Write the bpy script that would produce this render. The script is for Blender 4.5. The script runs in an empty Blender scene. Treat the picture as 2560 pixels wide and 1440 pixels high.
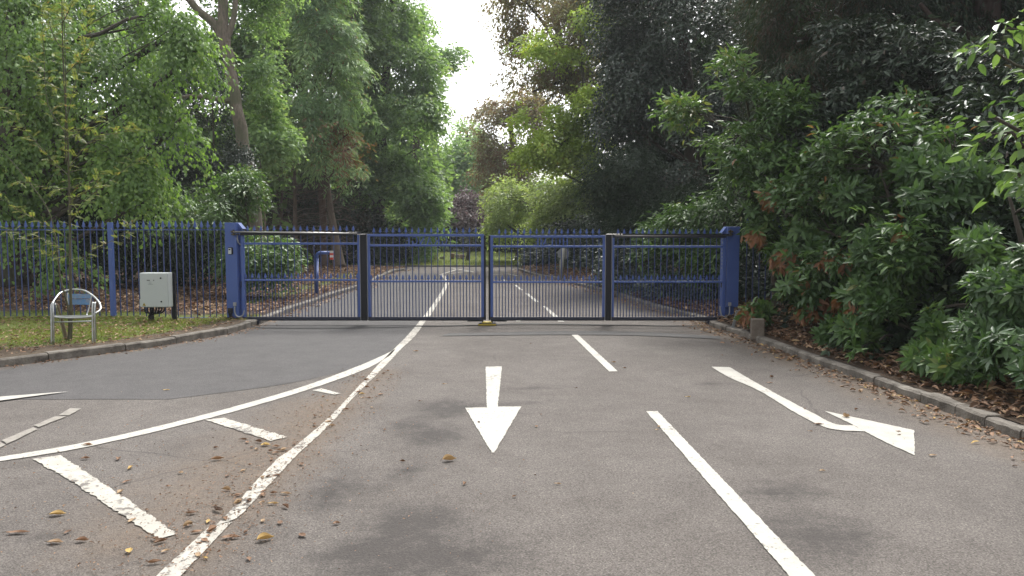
import bpy, math, random
import numpy as np
from mathutils import Vector, Matrix

# ------------------------------------------------------------------ camera, sky, sun, exposure
sc = bpy.context.scene
COL = sc.collection
FPX, CAM_H, HOR = 1930.0, 1.55, 578.0          # focal length in photo pixels, eye height, horizon row
PITCH = math.atan((720 - HOR) / FPX)
cd = bpy.data.cameras.new('camera'); cam = bpy.data.objects.new('camera', cd); COL.objects.link(cam)
cd.sensor_width = 36; cd.lens = 36 * FPX / 2560; cd.clip_end = 1000; cd.clip_start = 0.05
cam.location = (0, 0, CAM_H); cam.rotation_euler = (math.pi / 2 - PITCH, 0, 0)
sc.camera = cam

SUN_EL, SUN_AZ = math.radians(56), math.radians(14)      # azimuth clockwise from +Y
w = bpy.data.worlds.new('World'); sc.world = w; w.use_nodes = True
nt = w.node_tree; nt.nodes.clear()
sky = nt.nodes.new('ShaderNodeTexSky'); sky.sky_type = 'NISHITA'; sky.sun_disc = False
sky.sun_elevation = SUN_EL; sky.sun_rotation = SUN_AZ; sky.dust_density = 4; sky.ozone_density = 1.0; sky.air_density = 1.0
hs = nt.nodes.new('ShaderNodeHueSaturation'); hs.inputs['Saturation'].default_value = 0.12
bg = nt.nodes.new('ShaderNodeBackground'); bg.inputs['Strength'].default_value = 0.15
wo = nt.nodes.new('ShaderNodeOutputWorld')
nt.links.new(sky.outputs[0], hs.inputs['Color']); nt.links.new(hs.outputs[0], bg.inputs['Color']); nt.links.new(bg.outputs[0], wo.inputs['Surface'])
ld = bpy.data.lights.new('sun', 'SUN'); sun = bpy.data.objects.new('sun', ld); COL.objects.link(sun)
ld.energy = 1.5; ld.angle = math.radians(14); ld.color = (1, 0.97, 0.92)
sd = Vector((math.cos(SUN_EL) * math.sin(SUN_AZ), math.cos(SUN_EL) * math.cos(SUN_AZ), math.sin(SUN_EL)))
sun.rotation_euler = sd.to_track_quat('Z', 'Y').to_euler(); sun.location = (0, 0, 60)
sc.view_settings.view_transform = 'Standard'; sc.view_settings.look = 'None'
sc.view_settings.gamma = 1; sc.view_settings.exposure = 1.35
sc.render.engine = 'CYCLES'
sc.cycles.max_bounces = 6; sc.cycles.diffuse_bounces = 4; sc.cycles.glossy_bounces = 2; sc.cycles.transmission_bounces = 4
sc.cycles.use_adaptive_sampling = False

# ------------------------------------------------------------------ helpers
rnd = random.Random(7)
RNG = np.random.default_rng(11)

def ray(px, py):
    x = (px - 1280) / FPX; y = (720 - py) / FPX
    return Vector((x, math.cos(PITCH) + y * math.sin(PITCH), -math.sin(PITCH) + y * math.cos(PITCH)))
def P(px, py, z=0.0):                      # photo pixel -> point on the level z
    d = ray(px, py); t = (z - CAM_H) / d.z
    return Vector((d.x * t, d.y * t, z))
def Q(px, py, Y):                          # photo pixel -> point at distance Y
    d = ray(px, py); t = Y / d.y
    return Vector((d.x * t, Y, CAM_H + d.z * t))

def tag(o, label=None, cat=None, group=None, kind=None):
    if label: o['label'] = label
    if cat: o['category'] = cat
    if group: o['group'] = group
    if kind: o['kind'] = kind
    return o
def thing(name, label, cat, loc=(0, 0, 0), group=None, rz=0.0):
    o = bpy.data.objects.new(name, None); COL.objects.link(o)
    o.location = loc; o.rotation_euler = (0, 0, rz); o.empty_display_size = 0.2
    return tag(o, label, cat, group)
def link(name, me, mat, parent=None):
    o = bpy.data.objects.new(name, me); COL.objects.link(o)
    if mat and not me.materials: me.materials.append(mat)
    if parent: o.parent = parent
    return o

class MB:
    def __init__(s): s.v = []; s.f = []
    def add(s, vs, fs):
        n = len(s.v); s.v += [tuple(v) for v in vs]; s.f += [tuple(i + n for i in f) for f in fs]; return s
    def box(s, c, d, rz=0.0, M=None):
        x, y, z = d[0] / 2, d[1] / 2, d[2] / 2
        vs = [Vector(p) for p in ((-x, -y, -z), (x, -y, -z), (x, y, -z), (-x, y, -z), (-x, -y, z), (x, -y, z), (x, y, z), (-x, y, z))]
        R = M if M is not None else Matrix.Rotation(rz, 3, 'Z')
        c = Vector(c)
        return s.add([R @ v + c for v in vs], [(0, 3, 2, 1), (4, 5, 6, 7), (0, 1, 5, 4), (1, 2, 6, 5), (2, 3, 7, 6), (3, 0, 4, 7)])
    def prism(s, pts, y0, y1):             # outline in x,z extruded from y0 to y1
        n = len(pts)
        vs = [(a, y0, b) for a, b in pts] + [(a, y1, b) for a, b in pts]
        fs = [tuple(range(n)), tuple(range(2 * n - 1, n - 1, -1))] + [(i, i + n, (i + 1) % n + n, (i + 1) % n) for i in range(n)]
        return s.add(vs, fs)
    def tube(s, pts, r, n=8, cap=True):
        pts = [Vector(p) for p in pts]; k = len(pts)
        rs = r if isinstance(r, (list, tuple)) else [r] * k
        t0 = (pts[1] - pts[0]).normalized()
        u = t0.orthogonal().normalized(); vs = []; fs = []
        for i, p in enumerate(pts):
            t = (pts[min(i + 1, k - 1)] - pts[max(i - 1, 0)])
            t = t.normalized() if t.length > 1e-9 else t0
            u = (u - t * u.dot(t)); u = u.normalized() if u.length > 1e-6 else t.orthogonal().normalized()
            b = t.cross(u)
            for j in range(n):
                a = 2 * math.pi * j / n
                vs.append(p + (u * math.cos(a) + b * math.sin(a)) * rs[i])
        for i in range(k - 1):
            for j in range(n):
                fs.append((i * n + j, i * n + (j + 1) % n, (i + 1) * n + (j + 1) % n, (i + 1) * n + j))
        if cap: fs += [tuple(range(n - 1, -1, -1)), tuple(range((k - 1) * n, k * n))]
        return s.add(vs, fs)
    def mesh(s, name, smooth=False):
        me = bpy.data.meshes.new(name); me.from_pydata(s.v, [], s.f); me.update()
        if smooth: me.polygons.foreach_set('use_smooth', [True] * len(me.polygons))
        return me
    def build(s, name, mat, parent=None, smooth=False, bevel=0.0):
        o = link(name, s.mesh(name, smooth), mat, parent)
        if bevel:
            m = o.modifiers.new('bevel', 'BEVEL'); m.width = bevel; m.segments = 2; m.limit_method = 'ANGLE'
        return o

def smooth_line(pts, n=8):                 # Catmull-Rom
    pts = [Vector(p) for p in pts]; out = []
    for i in range(len(pts) - 1):
        p0, p1, p2, p3 = pts[max(i - 1, 0)], pts[i], pts[i + 1], pts[min(i + 2, len(pts) - 1)]
        for k in range(n):
            t = k / n
            out.append(0.5 * ((2 * p1) + (p2 - p0) * t + (2 * p0 - 5 * p1 + 4 * p2 - p3) * t * t + (3 * p1 - p0 - 3 * p2 + p3) * t ** 3))
    return out + [pts[-1]]

def wob(p, s=1.0, o=0.0):                  # smooth pseudo noise about -1..1 for arrays of points
    x, y, z = p[..., 0] * s + o, p[..., 1] * s + o * 1.7, p[..., 2] * s - o
    return (np.sin(1.7 * x + 1.3 * np.sin(1.1 * y + z)) + np.sin(1.9 * y + 1.2 * np.sin(1.3 * z + x)) + np.sin(2.1 * z + 1.4 * np.sin(0.9 * x - y))) / 3

# ------------------------------------------------------------------ materials
def new_mat(name):
    m = bpy.data.materials.new(name); m.use_nodes = True
    n = m.node_tree; n.nodes.clear()
    out = n.nodes.new('ShaderNodeOutputMaterial'); b = n.nodes.new('ShaderNodeBsdfPrincipled')
    n.links.new(b.outputs[0], out.inputs[0])
    return m, n, b, out
def noise(n, co, scale, detail=4, rough=0.6, dist=0.0):
    t = n.nodes.new('ShaderNodeTexNoise'); t.inputs['Scale'].default_value = scale; t.inputs['Detail'].default_value = detail
    t.inputs['Roughness'].default_value = rough; t.inputs['Distortion'].default_value = dist
    n.links.new(co, t.inputs['Vector']); return t.outputs['Fac']
def ramp(n, fac, stops, interp='LINEAR'):
    r = n.nodes.new('ShaderNodeValToRGB'); r.color_ramp.interpolation = interp
    els = r.color_ramp.elements
    while len(els) < len(stops): els.new(0.5)
    for e, (p, c) in zip(els, stops):
        e.position = p; e.color = (*c, 1) if len(c) == 3 else c
    if fac is not None: n.links.new(fac, r.inputs[0])
    return r.outputs[0]
def g(v): return (v, v, v)
def mixc(n, fac, a, b, mode='MIX'):
    m = n.nodes.new('ShaderNodeMix'); m.data_type = 'RGBA'; m.blend_type = mode
    for sock, val in ((m.inputs[0], fac), (m.inputs[6], a), (m.inputs[7], b)):
        if hasattr(val, 'is_output'): n.links.new(val, sock)
        else: sock.default_value = val if not isinstance(val, tuple) else (*val, 1)
    return m.outputs[2]
def math_(n, op, a, b=0.0, clamp=False):
    m = n.nodes.new('ShaderNodeMath'); m.operation = op; m.use_clamp = clamp
    for i, v in enumerate((a, b)):
        if hasattr(v, 'is_output'): n.links.new(v, m.inputs[i])
        else: m.inputs[i].default_value = v
    return m.outputs[0]
def bump(n, b, h, strength, dist):
    k = n.nodes.new('ShaderNodeBump'); k.inputs['Strength'].default_value = strength; k.inputs['Distance'].default_value = dist
    n.links.new(h, k.inputs['Height']); n.links.new(k.outputs[0], b.inputs['Normal'])
def coords(n, kind='Object'):
    return n.nodes.new('ShaderNodeTexCoord').outputs[kind]
def attr(n, name):
    a = n.nodes.new('ShaderNodeAttribute'); a.attribute_name = name; return a.outputs['Fac']

def simple(name, c1, c2=None, rough=0.5, scale=6.0, metal=0.0, bmp=0.0, bscale=60, spec=0.5):
    m, n, b, _ = new_mat(name); co = coords(n)
    c2 = c2 or tuple(x * 0.8 for x in c1)
    f = noise(n, co, scale, 5, 0.65)
    n.links.new(ramp(n, f, [(0.3, c2), (0.7, c1)]), b.inputs['Base Color'])
    b.inputs['Roughness'].default_value = rough; b.inputs['Metallic'].default_value = metal
    b.inputs['Specular IOR Level'].default_value = spec
    if bmp: bump(n, b, noise(n, co, bscale, 3), bmp, 0.01)
    return m

def asphalt(name, light, dark, fine=0.5, patch=0.5):
    m, n, b, _ = new_mat(name); co = coords(n)
    big = noise(n, co, 0.55, 5, 0.62, 0.6); mid = noise(n, co, 3.2, 5, 0.7)
    c = mixc(n, ramp(n, big, [(0.36, g(0)), (0.64, g(1))]), dark, light)
    c = mixc(n, 0.35, c, ramp(n, mid, [(0.25, tuple(x * 0.55 for x in dark)), (0.75, tuple(min(1, x * 1.25) for x in light))]))
    vor = n.nodes.new('ShaderNodeTexVoronoi'); vor.inputs['Scale'].default_value = 135; n.links.new(co, vor.inputs['Vector'])
    sp = noise(n, co, 95, 3, 0.8)
    c = mixc(n, fine, c, ramp(n, sp, [(0.32, g(0.22)), (0.5, g(0.5)), (0.7, g(0.76))]), 'OVERLAY')
    c = mixc(n, fine * 0.9, c, ramp(n, vor.outputs['Color'], [(0.0, g(0.2)), (0.55, g(0.5)), (0.85, g(0.7)), (1.0, g(0.92))]), 'OVERLAY')
    # brown dirt and dark patches have shapes of their own (attributes of the sheet)
    edge = math_(n, 'MULTIPLY', math_(n, 'SUBTRACT', noise(n, co, 2.3, 6, 0.72, 0.8), 0.5), 1.5)
    d = math_(n, 'MULTIPLY', math_(n, 'ADD', attr(n, 'dirt'), edge), attr(n, 'dirt'), True)
    dcol = ramp(n, noise(n, co, 22, 5, 0.8), [(0.25, (0.062, 0.046, 0.034)), (0.75, (0.185, 0.142, 0.105))])
    c = mixc(n, math_(n, 'MULTIPLY', ramp(n, d, [(0.1, g(0)), (0.7, g(1))]), 0.7), c, dcol)
    st = math_(n, 'MULTIPLY', math_(n, 'ADD', attr(n, 'dark_patch'), math_(n, 'ADD', edge, math_(n, 'MULTIPLY', math_(n, 'SUBTRACT', noise(n, co, 9.0, 6, 0.8), 0.5), 2.4))), attr(n, 'dark_patch'), True)
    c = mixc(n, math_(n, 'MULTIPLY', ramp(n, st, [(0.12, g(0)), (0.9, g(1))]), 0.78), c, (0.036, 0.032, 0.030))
    # hairline cracks
    cv = n.nodes.new('ShaderNodeTexVoronoi'); cv.feature = 'DISTANCE_TO_EDGE'; cv.inputs['Scale'].default_value = 0.33
    wv = n.nodes.new('ShaderNodeMix'); wv.data_type = 'RGBA'; wv.inputs[0].default_value = 0.12
    nz = n.nodes.new('ShaderNodeTexNoise'); nz.inputs['Scale'].default_value = 3.0; nz.inputs['Detail'].default_value = 5; n.links.new(co, nz.inputs['Vector'])
    n.links.new(co, wv.inputs[6]); n.links.new(nz.outputs['Color'], wv.inputs[7]); n.links.new(wv.outputs[2], cv.inputs['Vector'])
    cr = ramp(n, cv.outputs['Distance'], [(0.0, g(1)), (0.0016, g(0))])
    crm = math_(n, 'MULTIPLY', cr, ramp(n, noise(n, co, 0.5, 2), [(0.5, g(0)), (0.6, g(0.6))]))
    c = mixc(n, crm, c, (0.04, 0.037, 0.034))
    n.links.new(c, b.inputs['Base Color']); b.inputs['Roughness'].default_value = 0.88
    b.inputs['Specular IOR Level'].default_value = 0.25
    bump(n, b, math_(n, 'ADD', vor.outputs['Distance'], sp), 0.55, 0.006)
    return m

def paint(name, col, wear, scale=26):
    m, n, b, _ = new_mat(name); co = coords(n)
    f = noise(n, co, scale, 6, 0.75); f2 = noise(n, co, 2.2, 4, 0.6)
    s = math_(n, 'ADD', math_(n, 'MULTIPLY', f, 0.62), math_(n, 'MULTIPLY', f2, 0.38))
    k = ramp(n, s, [(wear, g(1)), (wear + 0.045, g(0))])
    base = ramp(n, noise(n, co, 7, 6, 0.75), [(0.25, tuple(x * 0.72 for x in col)), (0.6, col)])
    cv = n.nodes.new('ShaderNodeTexVoronoi'); cv.feature = 'DISTANCE_TO_EDGE'; cv.inputs['Scale'].default_value = 5.5
    wv = n.nodes.new('ShaderNodeMix'); wv.data_type = 'RGBA'; wv.inputs[0].default_value = 0.1
    wn = n.nodes.new('ShaderNodeTexNoise'); wn.inputs['Scale'].default_value = 9.0; wn.inputs['Detail'].default_value = 4; n.links.new(co, wn.inputs['Vector'])
    n.links.new(co, wv.inputs[6]); n.links.new(wn.outputs['Color'], wv.inputs[7]); n.links.new(wv.outputs[2], cv.inputs['Vector'])
    crk = math_(n, 'MULTIPLY', ramp(n, cv.outputs['Distance'], [(0.0, g(1)), (0.02, g(0))]), ramp(n, noise(n, co, 1.7, 2), [(0.48, g(0)), (0.62, g(0.55))]))
    base = mixc(n, crk, base, (0.13, 0.115, 0.10))
    tyre = ramp(n, noise(n, co, 0.9, 5, 0.7, 0.4), [(0.48, g(0)), (0.72, g(0.55))])
    base = mixc(n, tyre, base, tuple(x * 0.62 for x in col))
    n.links.new(mixc(n, k, base, (0.10, 0.088, 0.077)), b.inputs['Base Color'])
    b.inputs['Roughness'].default_value = 0.75
    bump(n, b, noise(n, co, 90, 4, 0.8), 0.4, 0.004)
    return m

def leaf_mat(name, stops, rough=0.45, trans=0.3, spec=0.5, tcol=None):
    m, n, b, out = new_mat(name)
    c = ramp(n, attr(n, 'tint'), stops)
    n.links.new(c, b.inputs['Base Color'])
    b.inputs['Roughness'].default_value = rough; b.inputs['Specular IOR Level'].default_value = spec
    t = n.nodes.new('ShaderNodeBsdfTranslucent')
    n.links.new(mixc(n, 1.0, c, tcol or (1.7, 1.75, 0.85), 'MULTIPLY'), t.inputs['Color'])
    mx = n.nodes.new('ShaderNodeMixShader'); mx.inputs[0].default_value = trans
    n.links.new(b.outputs[0], mx.inputs[1]); n.links.new(t.outputs[0], mx.inputs[2]); n.links.new(mx.outputs[0], out.inputs[0])
    return m

def bark(name, c1, c2, moss=None):
    m, n, b, _ = new_mat(name); co = coords(n)
    mp = n.nodes.new('ShaderNodeMapping'); mp.inputs['Scale'].default_value = (1, 1, 0.22); n.links.new(co, mp.inputs['Vector'])
    f = noise(n, mp.outputs[0], 22, 6, 0.7); f2 = noise(n, co, 1.6, 4, 0.6)
    c = ramp(n, f, [(0.3, c2), (0.7, c1)])
    if moss: c = mixc(n, ramp(n, f2, [(0.48, g(0)), (0.62, g(0.75))]), c, moss)
    n.links.new(c, b.inputs['Base Color']); b.inputs['Roughness'].default_value = 0.9
    bump(n, b, f, 0.8, 0.03)
    return m

M = {}
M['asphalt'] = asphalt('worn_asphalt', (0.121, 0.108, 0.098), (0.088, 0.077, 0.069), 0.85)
M['tarmac'] = asphalt('newer_tarmac', (0.0846, 0.0801, 0.0792), (0.0693, 0.0657, 0.0648), 0.5)
M['patch'] = simple('dark_band', (0.0722, 0.0684, 0.0661), (0.0570, 0.0547, 0.0524), 0.9, 5, bmp=0.5, bscale=120)
M['stripe'] = simple('dark_stripe', (0.0418, 0.0395, 0.0380), (0.0228, 0.0228, 0.0228), 0.85, 4)
M['paint'] = paint('road_paint', (0.3847, 0.3686, 0.3277), 0.385, 30)
M['paint_worn'] = paint('worn_road_paint', (0.3735, 0.3511, 0.3055), 0.432, 22)
M['blue'] = simple('blue_painted_steel', (0.047, 0.090, 0.275), (0.040, 0.077, 0.235), 0.45, 3, bmp=0.05, bscale=200)
M['bar'] = simple('shaded_blue_bar', (0.0396, 0.0616, 0.1705), (0.0308, 0.0473, 0.1320), 0.5, 9)  # the same blue darkened: shade on the thin bars put into the colour
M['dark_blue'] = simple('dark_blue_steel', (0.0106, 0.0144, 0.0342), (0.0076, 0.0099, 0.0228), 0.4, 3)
M['black'] = simple('black_rubber', (0.0085, 0.0095, 0.0125), (0.006, 0.0065, 0.0085), 0.6, 4, spec=0.3)
M['steel'] = simple('bright_steel', (0.36, 0.35, 0.33), (0.26, 0.25, 0.235), 0.36, 4, metal=1.0)
M['alu'] = simple('dull_aluminium', (0.5200, 0.5330, 0.5200), (0.3250, 0.3380, 0.3315), 0.36, 14, metal=0.9)
M['brass'] = simple('weathered_bracket', (0.10, 0.085, 0.05), (0.05, 0.045, 0.03), 0.5, 20, metal=0.6)
M['cab'] = simple('grey_cabinet_paint', (0.4199, 0.4470, 0.4402), (0.3725, 0.3996, 0.3929), 0.5, 2.5)
M['text'] = simple('faded_print', (0.1216, 0.1292, 0.1292), None, 0.7)
M['yellow'] = simple('yellow_paint', (0.3800, 0.2812, 0.0228), (0.2660, 0.1976, 0.0152), 0.5, 25)
M['conduit'] = simple('pale_conduit', (0.2736, 0.2812, 0.2888), (0.2128, 0.2204, 0.2280), 0.5)
M['red'] = simple('red_reflective', (0.55, 0.05, 0.03), None, 0.4)
M['white'] = simple('white_plastic', (0.5472, 0.5396, 0.5168), (0.4560, 0.4484, 0.4256), 0.45)
M['grey_sign'] = simple('grey_sign_back', (0.2280, 0.2432, 0.2508), (0.1824, 0.1976, 0.2052), 0.5)
M['pale_post'] = simple('galvanised_post', (0.2736, 0.2736, 0.2508), (0.2052, 0.2052, 0.1824), 0.55, 9)
M['stone'] = simple('kerb_granite', (0.2145, 0.1924, 0.1625), (0.0520, 0.0429, 0.0338), 0.9, 5, bmp=1.0, bscale=45)
M['stone_far'] = simple('pale_kerb_concrete', (0.1900, 0.1786, 0.1558), (0.0912, 0.0821, 0.0684), 0.9, 7, bmp=0.7, bscale=40)
M['sett'] = simple('flush_sett_stone', (0.2480, 0.2292, 0.2005), (0.1653, 0.1509, 0.1301), 0.9, 14, bmp=0.6, bscale=60)
M['block'] = simple('sandstone_block', (0.1824, 0.1520, 0.1216), (0.0988, 0.0798, 0.0608), 0.95, 11, bmp=0.9, bscale=40)
M['board'] = simple('grey_board', (0.1900, 0.1976, 0.2052), (0.1444, 0.1520, 0.1520), 0.6)
M['hive'] = simple('pale_timber_hive', (0.34, 0.30, 0.25), (0.25, 0.21, 0.17), 0.8, 14)
M['hive_red'] = simple('brick_red_hive', (0.30, 0.19, 0.145), (0.22, 0.14, 0.105), 0.8, 14)
M['slat_blue'] = simple('flaking_blue_slat', (0.05, 0.20, 0.42), (0.20, 0.22, 0.24), 0.45, 16)
M['stake'] = bark('weathered_wood', (0.16, 0.125, 0.075), (0.08, 0.06, 0.035), (0.09, 0.085, 0.03))
M['bark_grey'] = bark('grey_beech_bark', (0.2161, 0.1791, 0.1359), (0.0926, 0.0741, 0.0556), (0.0926, 0.0988, 0.0519))
M['bark_dark'] = bark('dark_bark', (0.075, 0.06, 0.045), (0.035, 0.028, 0.02), (0.05, 0.055, 0.025))
M['bark_red'] = bark('reddish_conifer_bark', (0.1254, 0.0760, 0.0547), (0.0608, 0.0380, 0.0274))
M['bark_brown'] = bark('dull_brown_bark', (0.0600, 0.0390, 0.0300), (0.0270, 0.0180, 0.0144))
M['bark_dead'] = bark('dead_conifer_bark', (0.1520, 0.1140, 0.0851), (0.0836, 0.0608, 0.0456))
M['bark_young'] = bark('young_green_bark', (0.0950, 0.0912, 0.0494), (0.0532, 0.0502, 0.0266), (0.0646, 0.0760, 0.0289))

def ground_mat():
    m, n, b, _ = new_mat('woodland_floor'); co = coords(n)
    f = noise(n, co, 14, 6, 0.75); f2 = noise(n, co, 1.1, 4, 0.6)
    soil = ramp(n, f, [(0.3, (0.0266, 0.0182, 0.0129)), (0.55, (0.0646, 0.0441, 0.0289)), (0.75, (0.1064, 0.0699, 0.0441))])
    sandy = ramp(n, f, [(0.3, (0.0570, 0.0426, 0.0289)), (0.7, (0.1368, 0.1064, 0.0760))])
    c = mixc(n, attr(n, 'sandy'), soil, sandy)
    gr = ramp(n, noise(n, co, 30, 4, 0.7), [(0.3, (0.055, 0.075, 0.016)), (0.7, (0.14, 0.165, 0.04))])
    k = math_(n, 'MULTIPLY', math_(n, 'ADD', attr(n, 'lawn'), math_(n, 'MULTIPLY', math_(n, 'SUBTRACT', noise(n, co, 2.6, 5, 0.7), 0.5), 2.8)), attr(n, 'lawn'), True)
    c = mixc(n, ramp(n, k, [(0.2, g(0)), (0.6, g(1))]), c, gr)
    n.links.new(c, b.inputs['Base Color']); b.inputs['Roughness'].default_value = 0.95
    b.inputs['Specular IOR Level'].default_value = 0.2
    bump(n, b, f, 1.0, 0.03)
    return m
M['floor'] = ground_mat()

# ------------------------------------------------------------------ road, lanes, kerbs, banks
def arr(pts): return np.array([[p[0], p[1]] for p in pts])
LK = [P(-700, 1000), P(-350, 960), P(0, 920), P(200, 893), P(400, 867), P(560, 838), P(640, 815), P(712, 787), P(755, 770), P(798, 756),
      P(841, 740), P(902, 720), P(922, 713), P(980, 683), P(1005, 678), P(1030, 675)]
LKs = smooth_line(LK, 10)
LKa = arr(LKs); o_ = np.argsort(LKa[:, 1]); LKa = LKa[o_]
RK = [P(3600, 1520), P(2900, 1240), P(2560, 1104), P(2427, 1054), P(2341, 1020), P(2217, 976), P(2092, 928), P(2014, 902), P(1937, 873), P(1859, 844),
      P(1784, 819), P(1742, 799), P(1702, 790), P(1613, 764), P(1529, 736), P(1451, 716), P(1388, 699), P(1347, 692), P(1313, 683), P(1292, 675)]
RKs = smooth_line(RK, 10)
RKa = arr(RKs); RKa = RKa[np.argsort(RKa[:, 1])]
def xl(y): return np.interp(y, LKa[:, 1], LKa[:, 0])
def xr(y): return np.interp(y, RKa[:, 1], RKa[:, 0])
YL0, YL1 = LKa[0, 1], LKa[-1, 1]
YR0, YR1 = RKa[0, 1], RKa[-1, 1]
def hl(x, y):                               # height of the bank beyond the near-lane kerb
    d = np.clip(xl(y) - x, 0, 50)
    p = np.stack([x, y, x * 0], -1)
    return 0.10 + 0.02 * np.minimum(d, 6) * (y > 13) + 0.018 * wob(p, 2.2) * np.clip(d * 3 - 0.5, 0, 1)
def hr(x, y):
    d = np.clip(x - xr(y), 0, 50)
    p = np.stack([x, y, x * 0], -1)
    return 0.085 + 0.16 * np.clip(d - 0.15, 0, 1.2) + 0.04 * np.clip(d, 0, 8) + 0.025 * wob(p, 2.6, 4) * np.clip(d * 3 - 0.4, 0, 1)

def grid_obj(name, xs, ys, zf, mat, attrs, label, tri=None):
    X, Y = (np.meshgrid(xs, ys) if xs.ndim == 1 else (xs, ys))
    Z = zf(X, Y); r, c = X.shape
    v = np.stack([X, Y, Z], -1).reshape(-1, 3)
    i = np.arange(r * c).reshape(r, c)
    f = np.stack([i[:-1, :-1], i[:-1, 1:], i[1:, 1:], i[1:, :-1]], -1).reshape(-1, 4)
    me = bpy.data.meshes.new(name); me.from_pydata(v.tolist(), [], f.tolist()); me.update()
    for k, fn in attrs.items():
        a = me.attributes.new(k, 'FLOAT', 'POINT'); a.data.foreach_set('value', np.clip(fn(X, Y), 0, 1).astype(np.float32).ravel())
    me.polygons.foreach_set('use_smooth', [True] * len(me.polygons))
    o = link(name, me, mat); tag(o, label, kind='structure'); return o

def seg_dist(X, Y, pts):
    d = np.full(X.shape, 1e9)
    for a, b in zip(pts[:-1], pts[1:]):
        ax, ay, bx, by = a[0], a[1], b[0], b[1]
        L = (bx - ax) ** 2 + (by - ay) ** 2 + 1e-9
        t = np.clip(((X - ax) * (bx - ax) + (Y - ay) * (by - ay)) / L, 0, 1)
        d = np.minimum(d, np.hypot(X - ax - t * (bx - ax), Y - ay - t * (by - ay)))
    return d
def ell(X, Y, px, py, rx, ry):
    c = P(px, py); return 1.25 - np.hypot((X - c.x) / rx, (Y - c.y) / ry)
ISL = [P(380, 1330), P(470, 1230), P(620, 1130), P(800, 1010)]
LINE_A = [P(440, 1420), P(600, 1270), P(755, 1115), P(865, 1010), P(950, 930)]
def f_dirt(X, Y):
    r = np.clip(1.05 - seg_dist(X, Y, RKs[::4]) / 0.85, 0, 1)
    l = np.clip(0.8 - seg_dist(X, Y, LKs[::4]) / 0.5, 0, 1)
    i = np.clip(1.0 - seg_dist(X, Y, ISL) / 1.0, 0, 1) * 0.85
    a = np.clip(1.0 - seg_dist(X, Y, LINE_A) / 0.55, 0, 1) * 0.9
    return np.maximum.reduce([r, l, i, a])
def f_dark_patch(X, Y):
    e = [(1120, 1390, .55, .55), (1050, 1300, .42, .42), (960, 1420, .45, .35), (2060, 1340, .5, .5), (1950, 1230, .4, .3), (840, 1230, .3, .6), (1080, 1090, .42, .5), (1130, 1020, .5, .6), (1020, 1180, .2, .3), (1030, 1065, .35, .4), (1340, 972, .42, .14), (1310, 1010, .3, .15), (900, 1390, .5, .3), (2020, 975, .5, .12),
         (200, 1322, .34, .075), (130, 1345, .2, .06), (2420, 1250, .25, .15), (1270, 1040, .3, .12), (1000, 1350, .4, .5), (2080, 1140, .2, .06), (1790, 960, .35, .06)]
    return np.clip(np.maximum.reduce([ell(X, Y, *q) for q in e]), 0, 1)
ga = {'dirt': f_dirt, 'dark_patch': f_dark_patch}
GX = np.concatenate([np.linspace(-70, -9, 30)[:-1], np.arange(-9, 8, 0.22), np.linspace(8, 60, 26)])
GY = np.concatenate([np.arange(-3, 16, 0.22), np.linspace(16, 40, 50)])
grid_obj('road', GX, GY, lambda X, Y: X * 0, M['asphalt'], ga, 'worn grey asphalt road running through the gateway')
grid_obj('ground', np.linspace(-300, 300, 40), np.linspace(-60, 400, 40), lambda X, Y: X * 0 - 0.06, M['floor'], {'sandy': lambda X, Y: X * 0, 'lawn': lambda X, Y: X * 0}, 'brown woodland floor reaching far beyond the road')

def flat_poly(name, pts, z, mat, label, jitter=0.0, step=0.12, attrs=None):
    out = []
    n = len(pts)
    for i in range(n):
        a, b = Vector(pts[i]), Vector(pts[(i + 1) % n])
        k = max(1, int((b - a).length / step)) if jitter else 1
        k = min(k, 200)
        for j in range(k):
            q = a.lerp(b, j / k)
            out.append((q.x + (rnd.uniform(-jitter, jitter) if jitter else 0), q.y + (rnd.uniform(-jitter, jitter) if jitter else 0), z))
    me = bpy.data.meshes.new(name); me.from_pydata(out, [], [tuple(range(len(out)))])
    me.update()
    if me.polygons[0].normal.z < 0: me.flip_normals()
    if attrs:
        X = np.array([[v[0] for v in out]]); Y = np.array([[v[1] for v in out]])
        for k, fn in attrs.items():
            a = me.attributes.new(k, 'FLOAT', 'POINT'); a.data.foreach_set('value', np.clip(fn(X, Y), 0, 1).astype(np.float32).ravel())
    o = link(name, me, mat); tag(o, label, kind='structure'); return o

# newer lane: one strip between the kerb and the joint with the old asphalt
JOINT = smooth_line([P(-700, 1090), P(-350, 1065), P(0, 1041), P(201, 1021), P(403, 1001), P(564, 981), P(685, 965), P(805, 942), P(926, 908), P(990, 868), P(1030, 826), P(1058, 792), P(1088, 752), P(1108, 722), P(1114, 704), P(1106, 690), P(1085, 682)], 10)
Ja = arr(JOINT); Ja = Ja[np.argsort(Ja[:, 1])]
ly = np.concatenate([np.arange(YL0 + 0.02, 14, 0.12), np.arange(14, min(YL1, Ja[-1, 1]), 0.4)])
lt = np.linspace(0, 1, 26)
xa, xb = xl(ly)[:, None] - 0.05, np.interp(ly, Ja[:, 1], Ja[:, 0])[:, None]
LX = xa + (xb - xa) * lt[None, :]; LY = np.repeat(ly[:, None], 26, 1)
grid_obj('road_surface', LX, LY, lambda X, Y: X * 0 + 0.003, M['tarmac'], {'dirt': lambda X, Y: np.clip(0.8 - seg_dist(X, Y, LKs[::4]) / 0.5, 0, 1), 'dark_patch': lambda X, Y: X * 0}, 'smooth bluish grey newer tarmac of the lane beside the verge')

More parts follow.
